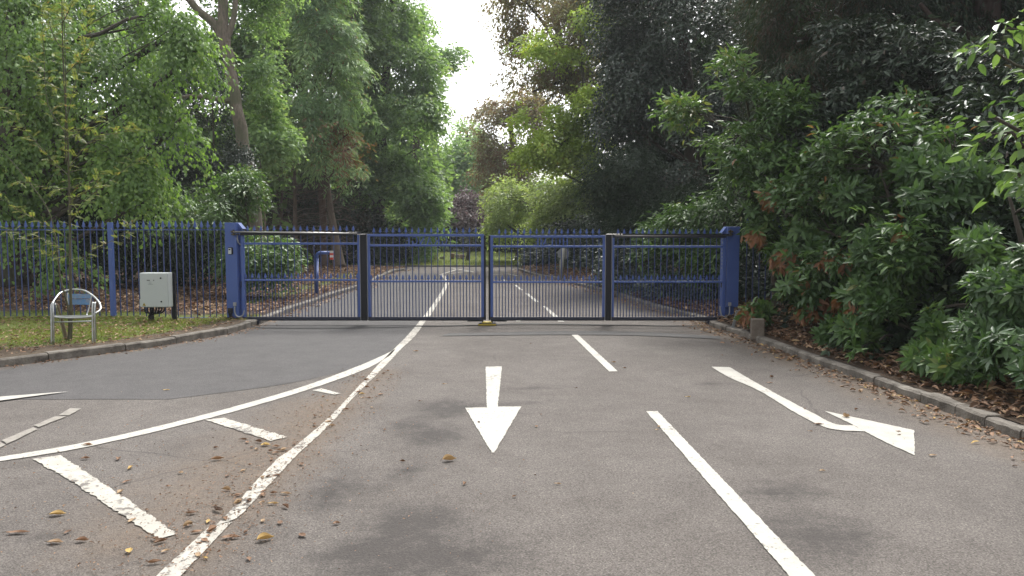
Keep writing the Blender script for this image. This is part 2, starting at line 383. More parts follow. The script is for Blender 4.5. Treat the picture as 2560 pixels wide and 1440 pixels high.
def bank(name, y0, y1, xf, sgn, hf, label, lawn, sandy):
    ys = np.concatenate([np.arange(y0, 15, 0.15), np.arange(15, y1, 0.4), [y1]])
    off = np.concatenate([[0, 0.02, 0.06, 0.12], np.arange(0.2, 7, 0.2), np.linspace(7, 60, 24)])
    X = xf(ys)[:, None] + sgn * (0.10 + off)[None, :]; Y = np.repeat(ys[:, None], len(off), 1)
    if sgn > 0: pass
    else: X = X[:, ::-1]
    return grid_obj(name, X, Y, hf, M['floor'], {'lawn': lawn, 'sandy': sandy}, label)
def lawn_l(X, Y):
    d = xl(Y) - X
    v = np.where(Y < 12.7, np.clip(d * 2.0 - 0.55, 0, 1) * np.clip((Y - 8.9) * 0.75, 0.0, 1), np.clip(1.2 - (Y - 12.7) * 1.2, 0, 1))
    s = (Y > 15) * (Y < 27) * np.clip(1 - np.abs(d - 1.0) / 0.8, 0, 1)
    return np.maximum(v * 0.95, s * 0.75)
bank('verge', YL0 + 0.02, YL1, xl, -1, hl, 'grassy verge and leaf strewn woodland floor behind the kerb', lawn_l, lambda X, Y: np.clip(1.1 - (xl(Y) - X) * 1.3, 0, 1) * (Y < 12.9))
bank('bank', YR0 + 0.02, YR1, xr, 1, hr, 'dark leaf covered bank rising behind the kerb under the shrubs', lambda X, Y: X * 0, lambda X, Y: X * 0)
grid_obj('lawn', np.linspace(-60, 60, 60), np.linspace(33.8, 58, 40), lambda X, Y: 0.06 + 0.012 * (Y - 33.8), M['floor'], {'lawn': lambda X, Y: X * 0 + 1, 'sandy': lambda X, Y: X * 0}, 'strip of mown grass on the far side of the crossing road')

def kerb(line, sgn, length, name, mat, label, top=0.10, width=0.125, y_lo=-1e9, y_hi=1e9):
    mb = MB(); acc = 0.0
    pts = [p for p in line if y_lo <= p.y <= y_hi]
    res = [pts[0]]; k = 0; cur = pts[0].copy()            # resample at the stone length
    i = 1
    while i < len(pts):
        d = (pts[i] - cur).length
        L = length * (1 + 0.18 * math.sin(len(res) * 2.3))
        if d < L - 1e-6: i += 1; continue
        cur = cur + (pts[i] - cur).normalized() * L; res.append(cur.copy())
    for a, b in zip(res[:-1], res[1:]):
        t = (b - a).normalized(); nrm = Vector((-t.y, t.x, 0))
        if (nrm.x > 0) != (sgn > 0): nrm = -nrm
        gap = 0.006
        a2, b2 = a + t * gap, b - t * gap
        h = top + rnd.uniform(-0.006, 0.006); tw = rnd.uniform(-0.006, 0.006)
        lo = -0.02
        prof = [(0 + tw, lo), (0.004 + tw, h - 0.018), (0.022 + tw, h), (width, h), (width, lo)]
        m = 5
        vs = []
        for j in range(m + 1):
            q = a2.lerp(b2, j / m)
            for u, z in prof:
                jt = rnd.uniform(-0.004, 0.004) if 0 < j < m else 0
                vs.append(q + nrm * (u + jt) + Vector((0, 0, z + (jt if z > 0 else 0))))
        fs = []
        for j in range(m):
            for e in range(4):
                q = (j * 5 + e, j * 5 + e + 1, (j + 1) * 5 + e + 1, (j + 1) * 5 + e)
                fs.append(q if sgn < 0 else q[::-1])
        fs += [tuple(range(5)), tuple(range(m * 5 + 4, m * 5 - 1, -1))]
        mb.add(vs, fs)
    o = mb.build(name, mat); tag(o, label, kind='structure'); return o
kerb(LKs, -1, 0.9, 'kerb', M['stone'], 'curved grey kerb along the grass verge and beyond the gate')
kerb(RKs, 1, 0.42, 'kerb', M['stone'], 'granite sett kerb along the leafy bank below the shrubs', 0.085, 0.14)
kerb([Vector((-60 + i, 33.75, 0)) for i in range(121)], 1, 0.95, 'kerb', M['stone_far'], 'low kerb in front of the far mown grass', 0.07)

# painted markings
def mark(px, label, mat='paint', z=0.006, j=0.0035):
    flat_poly('road_marking', [P(*q) for q in px], z, M[mat], label, j, 0.03)
def strip(left, right, label, mat='paint', z=0.006, n=8, j=0.0035):
    a = smooth_line([P(*q) for q in left], n); b = smooth_line([P(*q) for q in right], n)
    flat_poly('road_marking', a + b[::-1], z, M[mat], label, j, 0.03)
mark([(1214, 918), (1255, 917), (1244, 1018), (1303, 1018), (1236, 1133), (1229, 1133), (1163, 1021), (1217, 1020)], 'white straight arrow painted on the road pointing towards the viewer')
strip([(1779, 918), (1820, 943), (1898, 978), (1983, 1030), (2053, 1066), (2100, 1077), (2162, 1080)], [(1824, 919), (1880, 952), (1952, 992), (2030, 1033), (2073, 1056), (2100, 1064), (2134, 1065)],
      'long tapering stem of the white bent arrow beside the sett kerb')
mark([(2061, 1028.6), (2285, 1077), (2287, 1140), (2228, 1114), (2162, 1080.5), (2134, 1064.5)], 'white triangular head of the bent arrow beside the sett kerb')
mark([(1615.5, 1030), (1643.5, 1029), (2035, 1440), (2120, 1530), (2045, 1530), (1971, 1440)], 'longest white lane dash nearest the viewer')
mark([(1426, 835), (1442, 835), (1544, 929), (1523, 930)], 'short white lane dash just in front of the gate')
mark([(1357, 766), (1364, 766), (1411, 805), (1396, 805)], 'white lane dash passing under the gate')
mark([(1313, 734), (1321, 734), (1347, 755), (1338, 755)], 'white lane dash a little beyond the gate', j=0.0)
mark([(1285, 713), (1291, 713), (1308, 726), (1302, 726)], 'small white lane dash second beyond the gate', j=0.0)
mark([(1256, 699), (1261, 699), (1274, 707), (1268, 707)], 'tiny white lane dash farthest beyond the gate', j=0.0)
mark([(1291, 800), (1304, 800), (1300, 804), (1290, 804)], 'small white paint spot under the gate', j=0.0)
strip([(330, 1505), (392, 1440), (523, 1320)], [(395, 1505), (455, 1440), (580, 1307)], 'broad white line end in the near foreground of the hatched island', 'paint_worn', n=10)
strip([(540, 1316), (572, 1283), (684, 1158), (737, 1118), (805, 1061), (846, 1021), (902, 961), (950, 908), (974, 884), (1018, 840), (1051, 801), (1063, 786), (1088, 752), (1107, 722), (1113, 705), (1106, 693), (1099, 687)],
      [(586, 1301), (620, 1271), (740, 1142), (775, 1110), (834, 1053), (882, 997), (938, 941), (982, 896), (1000, 876), (1038, 840), (1066, 801), (1077, 788), (1099, 752), (1116, 722), (1122, 706), (1114, 691), (1106, 685)],
      'long white line from the hatched island through the gateway', 'paint_worn', n=10)
strip([(-400, 1203), (0, 1144), (201, 1110), (403, 1065), (604, 1013), (765, 965), (886, 920), (954, 891), (990, 873)], [(-400, 1216), (0, 1155), (201, 1122), (403, 1077), (604, 1025), (765, 977), (886, 935), (940, 911), (975, 889)],
      'curving white line between the newer lane and the hatched island', n=10)
mark([(82, 1150), (149, 1140), (230, 1190), (445, 1339), (391, 1349), (180, 1205)], 'largest white hatch bar of the painted island', 'paint_worn', j=0.009)
mark([(513, 1051), (560, 1046), (719, 1094), (677, 1104)], 'middle white hatch bar of the painted island', 'paint_worn', j=0.008)
mark([(781, 977), (803, 972), (852, 985), (836, 988)], 'smallest white hatch bar near the tip of the painted island')
mark([(-260, 1010), (0, 995), (171, 982), (0, 1005), (-180, 1030)], 'white arrow tip on the newer lane at the picture edge', z=0.014)
FL = 'thin white line of the far junction marking'
for a, b, l in (((1100, 687), (1145, 673), 'sloping left stroke'), ((1126, 669.6), (1184, 680), 'long stroke'), ((1124, 684.5), (1172, 678.5), 'short stroke'), ((1214, 688), (1269, 685), 'flat stroke'), ((1269, 685), (1294, 690), 'kinked end stroke')):
    p, q = P(*a), P(*b); t = (q - p).normalized() * 0.04; n_ = Vector((-t.y, t.x, 0))
    flat_poly('road_marking', [p - n_, q - n_, q + n_, p + n_], 0.006, M['paint'], l + ' of the thin white junction lines far beyond the gate')
# dark band and thin dark stripes across the road
strip([(1120, 834), (1250, 832), (1420, 829), (1600, 831), (1800, 842)], [(1105, 841), (1250, 839), (1420, 838), (1600, 840), (1800, 849)], 'dark band across the road before the gate', 'patch', 0.0085, j=0.01)
strip([(590, 818), (800, 820), (1000, 817), (1205, 813)], [(590, 820.2), (800, 822.4), (1000, 819), (1205, 814.5)], 'thin dark stripe across the newer lane under the gate', 'stripe', 0.010, j=0.004)
strip([(1240, 811.5), (1320, 809.5), (1500, 812), (1700, 816), (1780, 819)], [(1240, 813), (1320, 811.5), (1500, 813.4), (1700, 817.2), (1780, 820)], 'thin dark stripe across the old asphalt under the gate', 'stripe', 0.010, j=0.004)
# flush setts at the end of the joint
for pts in ([(145, 1040), (175, 1022), (204, 1023), (172, 1041)], [(86, 1065), (140, 1042), (166, 1043), (98, 1070)], [(6, 1103), (84, 1070), (94, 1075), (18, 1112)], [(-80, 1140), (0, 1108), (14, 1114), (-60, 1154)]):
    flat_poly('road_edging', [P(*q) for q in pts], 0.008, M['sett'], 'flush pale sett stone let into the road at the lane joint', 0.006, 0.06)

# ------------------------------------------------------------------ fence and gate ironwork
def spear(mb, x, y, z0, h=0.115, w=0.052, t=0.008):   # flat spearhead with barbs, its base at z0
    pts = [(-0.007, 0), (-0.009, 0.20), (-0.5, 0.30), (-0.26, 0.42), (-0.33, 0.50), (0, 1.0), (0.33, 0.50), (0.26, 0.42), (0.5, 0.30), (0.009, 0.20), (0.007, 0)]
    out = [(x + (p[0] * w if abs(p[0]) > 0.1 else p[0]), z0 + p[1] * h) for p in pts]
    mb.prism(out, y - t / 2, y + t / 2)
    mb.box((x, y, z0 + 0.026), (0.024, 0.024, 0.010))
    return mb

YG = 12.70                                     # the gate's plane
def gz(py, Y=YG): return Q(1280, py, Y).z
def gX(px, py=690, Y=YG): return Q(px, py, Y).x

# fence of spear topped bars
def fence(name, label, x_list_bays, Y, z_base, z_rail, posts, post_top):
    root = thing(name, label, 'fence', (0, 0, 0))
    for x0, x1, xs in x_list_bays:
        mb = MB(); mb.box(((x0 + x1) / 2, Y, z_rail), (x1 - x0, 0.04, 0.012)); mb.build('top_rail', M['blue'], root)
        mb = MB(); mb.box(((x0 + x1) / 2, Y, z_base + 0.012), (x1 - x0, 0.04, 0.012)); mb.build('bottom_rail', M['blue'], root)
        first = None
        for x in xs:
            if first is None:
                mb = MB().tube([(0, 0, z_base), (0, 0, z_rail + 0.03)], 0.010, 8); k = len(mb.f); spear(mb, 0, 0, z_rail + 0.02, 0.135, 0.066)
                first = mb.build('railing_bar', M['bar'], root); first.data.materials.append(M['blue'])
                first.data.polygons.foreach_set('material_index', [0] * k + [1] * (len(mb.f) - k)); first.location = (x, Y, 0)
            else:
                c = first.copy(); COL.objects.link(c); c.parent = root; c.location = (x, Y, 0)
    for x in posts:
        mb = MB(); mb.box((x, Y - 0.01, (z_base + post_top) / 2 - 0.02), (0.072, 0.072, post_top - z_base + 0.04))
        mb.build('fence_post', M['blue'], root, bevel=0.004)
    return root
YF = 12.95
zb, zr = 0.08, gz(574.5, YF)
xa0 = gX(281, 690, YF); xp = gX(566, 690, YF)
sp = (gX(555, 690, YF) - gX(299, 690, YF)) / 16
bay2 = [gX(299, 690, YF) + sp * i for i in range(17)]
bay1 = [gX(262, 690, YF) - sp * i for i in range(17)]
xend = bay1[-1] - 0.12
bay0 = [xend - 0.12 - sp * i for i in range(17)]
fence('railing_fence', 'blue spear topped railing fence standing on the grass verge behind the metal chair',
      [(xa0, xp, bay2), (xend, xa0, bay1), (bay0[-1] - .12, xend, bay0)], YF, zb, zr, [xa0, xend], gz(556, YF))
xr0 = gX(1848, 690, YF + .1)
fence('railing_fence', 'blue spear topped railing fence half hidden behind the browning shrub leaves',
      [(xr0, xr0 + 2.4, [xr0 + 0.12 + sp * i for i in range(19)]), (xr0 + 2.4, xr0 + 4.8, [xr0 + 2.52 + sp * i for i in range(19)])], YF + .1, 0.2, zr + .03, [xr0 + 2.4], gz(548, YF))

# gate pillars
def pillar(label, sgn, px0, px1, pt, pb, pfoot):
    cx0, cx1 = gX(px0), gX(px1); xm = (cx0 + cx1) / 2; wd = cx1 - cx0
    zt, zbm, zf = gz(pt), gz(pb), -0.02
    root = thing('gate_pillar', label, 'gate post', (xm, YG + 0.12, 0))
    dep = 0.24; yc = 0.03
    # casing with a sloped shoulder on the gate side
    sh = 0.075
    a = [(-wd / 2, zbm), (wd / 2, zbm)]
    mb = MB()
    if sgn > 0: out = [(-wd / 2, zbm), (wd / 2, zbm), (wd / 2, zt), (-wd / 2, zt)]
    else: out = [(-wd / 2, zbm), (wd / 2, zbm), (wd / 2, zt), (-wd / 2, zt)]
    mb.prism(out, -0.13, 0.14)
    # shoulder wedge
    e = sgn * wd / 2
    w2 = sgn * 0.078
    mbs = MB(); p = [(e, zt - 0.10), (e + w2, zt - 0.10), (e, zt - 0.002)]
    if sgn < 0: p = p[::-1]
    mbs.prism(p, -0.05, 0.12)
    mb.build('casing', M['blue'], root, bevel=0.006)
    mbs.build('shoulder', M['blue'], root)
    mb = MB(); mb.box((e + sgn * 0.026, 0.05, (zt - 0.10) / 2), (0.05, 0.12, zt - 0.105)); mb.build('hinge_post', M['blue'], root, bevel=0.004)
    mb = MB(); mb.box((e - sgn * 0.075, 0.03, (zbm + zf) / 2), (0.145, 0.17, zbm - zf)); mb.build('foot', M['blue'], root, bevel=0.004)
    mb = MB()
    for k in range(9): mb.box((e + sgn * 0.058, -0.02, zt - 0.2 - k * 0.06), (0.012, 0.02, 0.035))
    mb.build('hinge_strip', M['conduit'], root)
    mb = MB(); mb.box((e + sgn * 0.045, -0.02, gz(712)), (0.04, 0.05, 0.10)); mb.build('hinge_block', M['black'], root)
    # flexible conduit loop low down
    x0, x1 = e - sgn * 0.05, e + sgn * 0.10
    mb = MB(); mb.tube(smooth_line([(x0, -0.15, gz(766)), (x0 + sgn * 0.005, -0.155, gz(782)), (x0 + sgn * 0.05, -0.16, gz(791)), (x1 - sgn * 0.03, -0.15, gz(789)), (x1, -0.14, gz(778)), (x1, -0.12, gz(766))], 6), 0.011, 8)
    mb.build('conduit_loop', M['conduit'], root, True)
    mb = MB(); mb.box((x0, -0.145, gz(760)), (0.05, 0.03, 0.06)); mb.build('junction_box', M['conduit'], root, bevel=0.004)
    # top bracket of the guide rod
    bx = e - sgn * 0.04
    mb = MB(); mb.box((bx, -0.15, gz(579)), (0.075, 0.045, 0.03)); mb.box((bx, -0.15, gz(586)), (0.065, 0.04, 0.02)); mb.tube([(bx, -0.15, gz(589)), (bx, -0.15, gz(574))], 0.014, 8)
    mb.build('rod_bracket', M['brass'], root, bevel=0.003)
    return root, xm, e
PL, xmL, eL = pillar('blue gate pillar bearing the small key safe', 1, 565, 594, 556.5, 795, 811)
PR, xmR, eR = pillar('blue gate pillar beside the dark shrubs and granite kerb', -1, 1817, 1847, 566.5, 768, 815)
mb = MB(); mb.box((-0.03, -0.15, gz(776)), (0.075, 0.04, 0.085)); mb.tube([(-0.03, -0.155, gz(782)), (-0.02, -0.16, gz(792)), (0.0, -0.155, gz(801))], [0.03, 0.024, 0.02], 8)
mb.build('black_cable_gland', M['black'], PL, bevel=0.006)
# upper cable of the near pillar
mb = MB(); mb.tube(smooth_line([(0.11, -0.11, gz(585)), (0.108, -0.12, gz(597)), (0.118, -0.11, gz(606)), (0.14, -0.07, gz(613))], 5), 0.009, 7); mb.build('upper_cable', M['conduit'], PL, True)
# key safe on the pillar
ks = thing('key_safe', 'small grey and black key safe fixed to the blue gate pillar', 'key safe', (gX(577.5, 627), YG - 0.02, gz(627)))
mb = MB(); mb.box((0, 0, 0), (0.078, 0.03, 0.115)); mb.build('housing', M['black'], ks, bevel=0.012)
mb = MB(); mb.box((-0.006, -0.02, -0.005), (0.052, 0.014, 0.095)); mb.build('cover', M['cab'], ks, bevel=0.008)
mb = MB(); mb.box((-0.006, -0.028, 0.022), (0.032, 0.006, 0.022)); mb.build('dial_window', M['black'], ks)

# lettering: strokes in a unit cell, heavier uprights than hairlines
LET = {
 'G': [([(0.85, .8), (.7, .95), (.45, 1), (.2, .85), (.1, .5), (.2, .15), (.45, 0), (.7, .05), (.8, .15)], .13), ([(.8, 0.0), (.8, .42)], .17), ([(.6, .42), (.95, .42)], .06)],
 'R': [([(.2, 0), (.2, 1)], .2), ([(.2, .97), (.6, .97), (.8, .75), (.6, .52), (.2, .52)], .1), ([(.45, .5), (.85, 0)], .17), ([(.05, .02), (.38, .02)], .06)],
 'A': [([(.12, 0), (.5, 1)], .08), ([(.48, 1), (.85, 0)], .2), ([(.25, .35), (.7, .35)], .07), ([(0, .02), (.25, .02)], .06), ([(.7, .02), (1, .02)], .06)],
 'N': [([(.18, 0), (.18, 1)], .08), ([(.15, 1), (.82, 0)], .2), ([(.84, 0), (.84, 1)], .08), ([(.02, .02), (.34, .02)], .06), ([(.68, .98), (1, .98)], .06)],
 'E': [([(.22, 0), (.22, 1)], .22), ([(.2, .97), (.82, .97)], .08), ([(.2, .52), (.65, .52)], .08), ([(.2, .03), (.85, .03)], .08), ([(.82, .8), (.82, 1)], .06), ([(.84, 0), (.84, .2)], .06)],
 'H': [([(.2, 0), (.2, 1)], .2), ([(.8, 0), (.8, 1)], .2), ([(.2, .52), (.8, .52)], .08), ([(.04, .02), (.36, .02)], .06), ([(.64, .02), (.96, .02)], .06), ([(.04, .98), (.36, .98)], .06), ([(.64, .98), (.96, .98)], .06)],
 'U': [([(.2, 1), (.2, .3), (.32, .06), (.55, 0), (.75, .1), (.82, .35), (.82, 1)], .13), ([(.2, 1), (.2, .35)], .2), ([(.04, .98), (.38, .98)], .06), ([(.66, .98), (.98, .98)], .06)],
 'L': [([(.25, 0), (.25, 1)], .22), ([(.2, .03), (.85, .03)], .08), ([(.85, 0), (.85, .25)], .07), ([(.08, .98), (.44, .98)], .06)],
 'M': [([(.1, 0), (.1, 1)], .08), ([(.1, 1), (.5, .1)], .19), ([(.5, .1), (.88, 1)], .08), ([(.88, 0), (.88, 1)], .19), ([(0, .02), (.24, .02)], .06), ([(.74, .02), (1, .02)], .06)],
}
def letters(word, x_right, x_left, z0, z1, y, thick=0.012):   # read from the far side: first letter at x_right
    mb = MB(); n = len(word); cell = (x_right - x_left) / n; h = z1 - z0
    for i, ch in enumerate(word):
        xs = x_right - i * cell
        for li, (pl, wd) in enumerate(LET[ch]):
            hw = wd * h * 0.42
            yy = y + 0.0007 * li
            for k in range(len(pl) - 1):
                a = Vector((xs - pl[k][0] * cell * 0.86, 0, z0 + pl[k][1] * h)); b = Vector((xs - pl[k + 1][0] * cell * 0.86, 0, z0 + pl[k + 1][1] * h))
                t = (b - a).normalized(); nn = Vector((-t.z, 0, t.x)) * hw
                e = t * hw * 0.3 if len(pl) > 2 else Vector()
                mb.prism([((a - e - nn).x, (a - e - nn).z), ((b + e - nn).x, (b + e - nn).z), ((b + e + nn).x, (b + e + nn).z), ((a - e + nn).x, (a - e + nn).z)], yy - thick / 2 + 0.0002 * k, yy + thick / 2 + 0.0002 * k)
    return mb

ZB0, ZB1 = gz(799), gz(792)                    # bottom rail
ZM, ZU = gz(701.5), gz(609.5)
def bar(name, z0, z1, parent, stop=None):   # one mesh: shaded blue shaft, blue spearhead
    a = MB().tube([(0, 0, z0), (0, 0, stop or z1 + 0.02)], 0.0075, 8)
    if stop: a.tube([(0, 0, z1 - 0.02), (0, 0, z1 + 0.02)], 0.0075, 8)
    k = len(a.f)
    spear(a, 0, 0, z1, 0.105, 0.056)
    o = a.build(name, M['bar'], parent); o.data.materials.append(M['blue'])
    o.data.polygons.foreach_set('material_index', [0] * k + [1] * (len(a.f) - k))
    return o
def leaf(root, px0, px1, top_px, tall, up_px, mid_px, dark_top, word=None):
    x0, x1 = gX(px0), gX(px1)
    ox = root.location.x
    zt = gz(top_px); ZU = gz(up_px); ZM = gz(mid_px)
    mb = MB()
    t_h = 0.040
    sw = 0.046
    for s, (a, b) in (('l', (x0, x0 + sw)), ('r', (x1 - sw, x1))):
        mb.box(((a + b) / 2 - ox, 0, (ZB1 + zt - t_h) / 2), (b - a, 0.05, zt - t_h - ZB1))
    if not dark_top: mb.box(((x0 + x1) / 2 - ox, 0, zt - t_h / 2), (x1 - x0, 0.05, t_h))
    mb.box(((x0 + x1) / 2 - ox, 0, ZM), (x1 - x0 - 2 * sw, 0.04, 0.030))
    mb.box(((x0 + x1) / 2 - ox, 0, ZU), (x1 - x0 - 2 * sw, 0.04, 0.034))
    lf = mb.build('gate_leaf', M['blue'], root, bevel=0.003)
    xs = [gX(tall[0]) + (gX(tall[1]) - gX(tall[0])) * i / (tall[2] - 1) for i in range(tall[2])]
    first = fw = None
    for x in xs:
        if word and gX(word[2]) - .03 < x < gX(word[1]) + .03:
            if fw is None: fw = o = bar('spear_bar', ZB1, zt + 0.008, lf, ZU)
            else:
                o = fw.copy(); COL.objects.link(o); o.parent = lf
        elif first is None:
            first = o = bar('spear_bar', ZB1, zt + 0.008, lf)
        else:
            o = first.copy(); COL.objects.link(o); o.parent = lf
        o.location = (x - ox, 0.0, 0)
    d = (xs[1] - xs[0]) / 2
    f2 = None
    for x in [xs[0] - d] + [x + d for x in xs]:
        if not (x0 + sw + 0.01 < x < x1 - sw - 0.01): continue
        if f2 is None:
            f2 = o = bar('dog_bar', ZB1, ZM + 0.016, lf)
        else:
            o = f2.copy(); COL.objects.link(o); o.parent = lf
        o.location = (x - ox, 0.0, 0)
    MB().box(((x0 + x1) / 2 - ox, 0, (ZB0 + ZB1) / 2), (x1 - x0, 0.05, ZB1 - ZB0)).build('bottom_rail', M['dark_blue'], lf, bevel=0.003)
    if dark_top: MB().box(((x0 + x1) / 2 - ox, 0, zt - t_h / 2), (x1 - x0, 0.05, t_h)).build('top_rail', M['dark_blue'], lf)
    if word:
        w_, pr, pl_ = word
        letters(w_, gX(pr) - ox, gX(pl_) - ox, gz(up_px - 2.2), gz(top_px + 6.8), 0.018).build('lettering', M['blue'], lf)
    mb = MB(); mb.box(((x0 + x1) / 2 - ox, -0.005, ZB0 - 0.008), (x1 - x0 - 0.02, 0.036, 0.014)); mb.build('brush_seal', M['black'], lf)
    return lf
GL = thing('bifold_gate', 'blue bifold gate with mirrored word GRANGE hung on the key safe pillar', 'gate', (gX(905), YG, 0))
GR = thing('bifold_gate', 'blue bifold gate with mirrored word HULME hung beside the dark shrubs', 'gate', (gX(1520), YG, 0))
leaf(GL, 605, 902, 580.5, (622, 885, 17), 609, 700, True)
leaf(GL, 919, 1210, 585, (936, 1190, 17), 613.5, 703.5, False, ('GRANGE', 1119, 1008))
leaf(GR, 1226, 1513, 588, (1248, 1497, 17), 616, 705, False, ('HULME', 1421, 1330))
leaf(GR, 1528, 1813, 588.5, (1544, 1790, 17), 616.5, 704.5, True)
for G_, pxa, pxb, edge, sgn in ((GL, 902.3, 918.7, 1212.3, 1), (GR, 1513.3, 1527.7, 1223.6, -1)):
    ox = G_.location.x
    a, b = gX(pxa), gX(pxb)
    mb = MB(); mb.box(((a + b) / 2 - ox, -0.012, (gz(584) + gz(801)) / 2), (b - a - 0.004, 0.075, gz(584) - gz(801))); mb.build('hinge_column', M['black'], G_, bevel=0.012)
    for xx in (a, b):
        mb = MB(); mb.box((xx - ox + (0.006 if xx == a else -0.006) * -1, -0.032, (gz(586) + gz(798)) / 2), (0.008, 0.01, gz(586) - gz(798))); mb.build('edge_strip', M['conduit'], G_)
    xe = gX(edge)
    mb = MB(); mb.box((xe - ox, -0.004, (gz(588) + gz(800)) / 2), (0.03, 0.07, gz(588) - gz(800))); mb.build('safety_edge', M['black'], G_, bevel=0.008)
    # drop bolt and closing plate
    xk = gX(1188 if sgn > 0 else 1247)
    mb = MB(); mb.box((xk - ox, -0.02, gz(801.5)), (0.26, 0.06, 0.02)); mb.build('closing_plate', M['black'], G_)
    xb_ = gX(1206 if sgn > 0 else 1230)
    mb = MB(); mb.tube([(xb_ - ox, -0.02, gz(803)), (xb_ - ox, -0.02, gz(810))], 0.009, 8); mb.build('drop_bolt', M['black'], G_)
# guide rods and tracks
def rod(G_, pxa, pya, pxb, pyb, pxc):
    ox = G_.location.x
    mb = MB(); mb.tube([(gX(pxa) - ox, -0.04, gz(pya, YG - .04)), (gX(pxb) - ox, -0.05, gz(pyb, YG - .05))], 0.0165, 10); mb.build('guide_rod', M['steel'], G_, True)
    a, b = sorted((gX(pxa) - ox, gX(pxb) - ox))
    mb = MB(); mb.box(((a + b) / 2, -0.045, gz(586.5)), (b - a - 0.10, 0.035, 0.022)); mb.build('track', M['black'], G_)
    mb = MB()
    for k in range(3):
        x = gX(pxb) - ox + (0.05 * k if G_ is GR else -0.05 * k); mb.box((x, -0.055, gz(pyb) + 0.012), (0.035, 0.03, 0.03))
    mb.box((gX(pxc) - ox, -0.055, gz(586)), (0.14, 0.02, 0.012))
    mb.build('rod_clamp', M['steel'], G_, bevel=0.003)
rod(GL, 588, 580, 893, 584, 906)
rod(GR, 1825, 588, 1537, 589, 1524)
# wide foot rail by each pillar
for G_, a, b in ((GL, 604, 648), (GR, 1769, 1812)):
    ox = G_.location.x; xa_, xb_ = gX(a), gX(b)
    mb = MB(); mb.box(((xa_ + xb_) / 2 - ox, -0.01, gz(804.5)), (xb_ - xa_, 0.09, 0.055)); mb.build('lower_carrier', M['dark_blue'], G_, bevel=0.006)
# floor stop between the leaves
c = P(1218, 813)
gs = thing('gate_stop', 'yellow and black floor stop bolted to the road under the gate middle', 'gate stop', (c.x, YG - 0.02, 0.008))
mb = MB(); mb.prism([(-0.155, 0), (0.155, 0), (0.12, 0.035), (-0.12, 0.035)], -0.11, 0.11); mb.build('base_plate', M['black'], gs, bevel=0.004)
mb = MB(); mb.prism([(-0.085, 0.036), (0.085, 0.036), (0.06, 0.05), (-0.06, 0.05)], -0.10, 0.10); mb.box((0, -0.116, 0.014), (0.29, 0.008, 0.022)); mb.build('yellow_ramp', M['yellow'], gs)

# ------------------------------------------------------------------ street furniture
# control cabinet
cy = 12.35; zc0, zc1 = gz(768, cy), gz(682, cy); xc0, xc1 = gX(352, 720, cy), gX(422, 720, cy); xcm = (xc0 + xc1) / 2
cab = thing('control_cabinet', 'pale grey metal control cabinet on a dark post before the blue railings', 'cabinet', (xcm, cy, 0.10))
wd, ht = xc1 - xc0, zc1 - zc0; zm = (zc0 + zc1) / 2 - 0.10
mb = MB(); mb.box((0, 0.06, zm), (wd, 0.17, ht)); mb.build('body', M['cab'], cab, bevel=0.008)
dr = MB().box((0.002, -0.034, zm + 0.002), (wd - 0.008, 0.016, ht - 0.012)).build('door', M['cab'], cab, bevel=0.006)
for zz in (gz(695, cy), gz(753.5, cy)):
    mb = MB(); mb.tube([(wd * 0.265, -0.042, zz - 0.10), (wd * 0.265, -0.052, zz - 0.10)], 0.0125, 12); mb.build('lock', M['black'], dr)
mb = MB()
for x0, x1, z, h in ((-.105, -.052, gz(700.5, cy), .018), (-.004, .016, gz(700.5, cy), .02), (-.072, -.035, gz(704.4, cy), .004), (-.072, -.03, gz(708, cy), .004), (-.085, -.008, gz(710.3, cy), .005)):
    k = x0
    while k < x1 - 0.002:                      # unreadable small print as separate strokes
        e = min(k + 0.011, x1); mb.box(((k + e) / 2, -0.0435, z - 0.10), (e - k - 0.003, 0.002, h)); k = e
mb.build('printed_text', M['text'], dr)
zz = gz(761, cy) - 0.10; xx = -wd / 2 + 0.065
mb = MB(); mb.prism([(xx - 0.028, zz - 0.02), (xx + 0.028, zz - 0.02), (xx, zz + 0.032)], -0.046, -0.042); ws = mb.build('warning_sign', M['yellow'], dr)
mb = MB(); mb.prism([(xx - 0.006, zz + 0.012), (xx - 0.010, zz - 0.002), (xx + 0.001, zz - 0.001), (xx - 0.002, zz - 0.014), (xx + 0.009, zz + 0.002), (xx, zz + 0.002), (xx + 0.004, zz + 0.012)], -0.0475, -0.046); mb.build('lightning_symbol', M['black'], dr)
mb = MB(); mb.box((-wd / 2 - 0.017, 0.06, gz(757, cy) - 0.10), (0.034, 0.10, 0.11)); mb.build('side_box', M['cab'], cab, bevel=0.004)
mb = MB(); mb.box((wd / 2 - 0.005, 0.19, (gz(684, cy) - 0.10) / 2), (0.06, 0.05, gz(684, cy) - 0.10)); mb.build('support_post', M['black'], cab)
mb = MB(); mb.box((-wd / 2 + 0.09, 0.16, zm / 2 - 0.12), (0.05, 0.05, zm * 1.0)); mb.build('support_post', M['black'], cab)
for k in range(8):
    x = -wd / 2 + 0.045 + k * 0.045; z0 = zc0 - 0.10
    e = -wd / 2 + 0.09 + (k % 3) * 0.02
    mb = MB(); mb.tube(smooth_line([(x, 0.02, z0 + 0.005), (x, 0.02 - 0.01 * (k % 2), z0 - 0.045), (x * 0.75 + e * 0.25, 0.03, z0 - 0.085 - 0.008 * (k % 3)), (e + 0.03, 0.05 + 0.01 * k / 3, z0 - 0.11), (e, 0.06, z0 - 0.15), (e, 0.06, -0.02)], 5), 0.0135, 7)
    mb.build('cable', M['black'], cab, True)

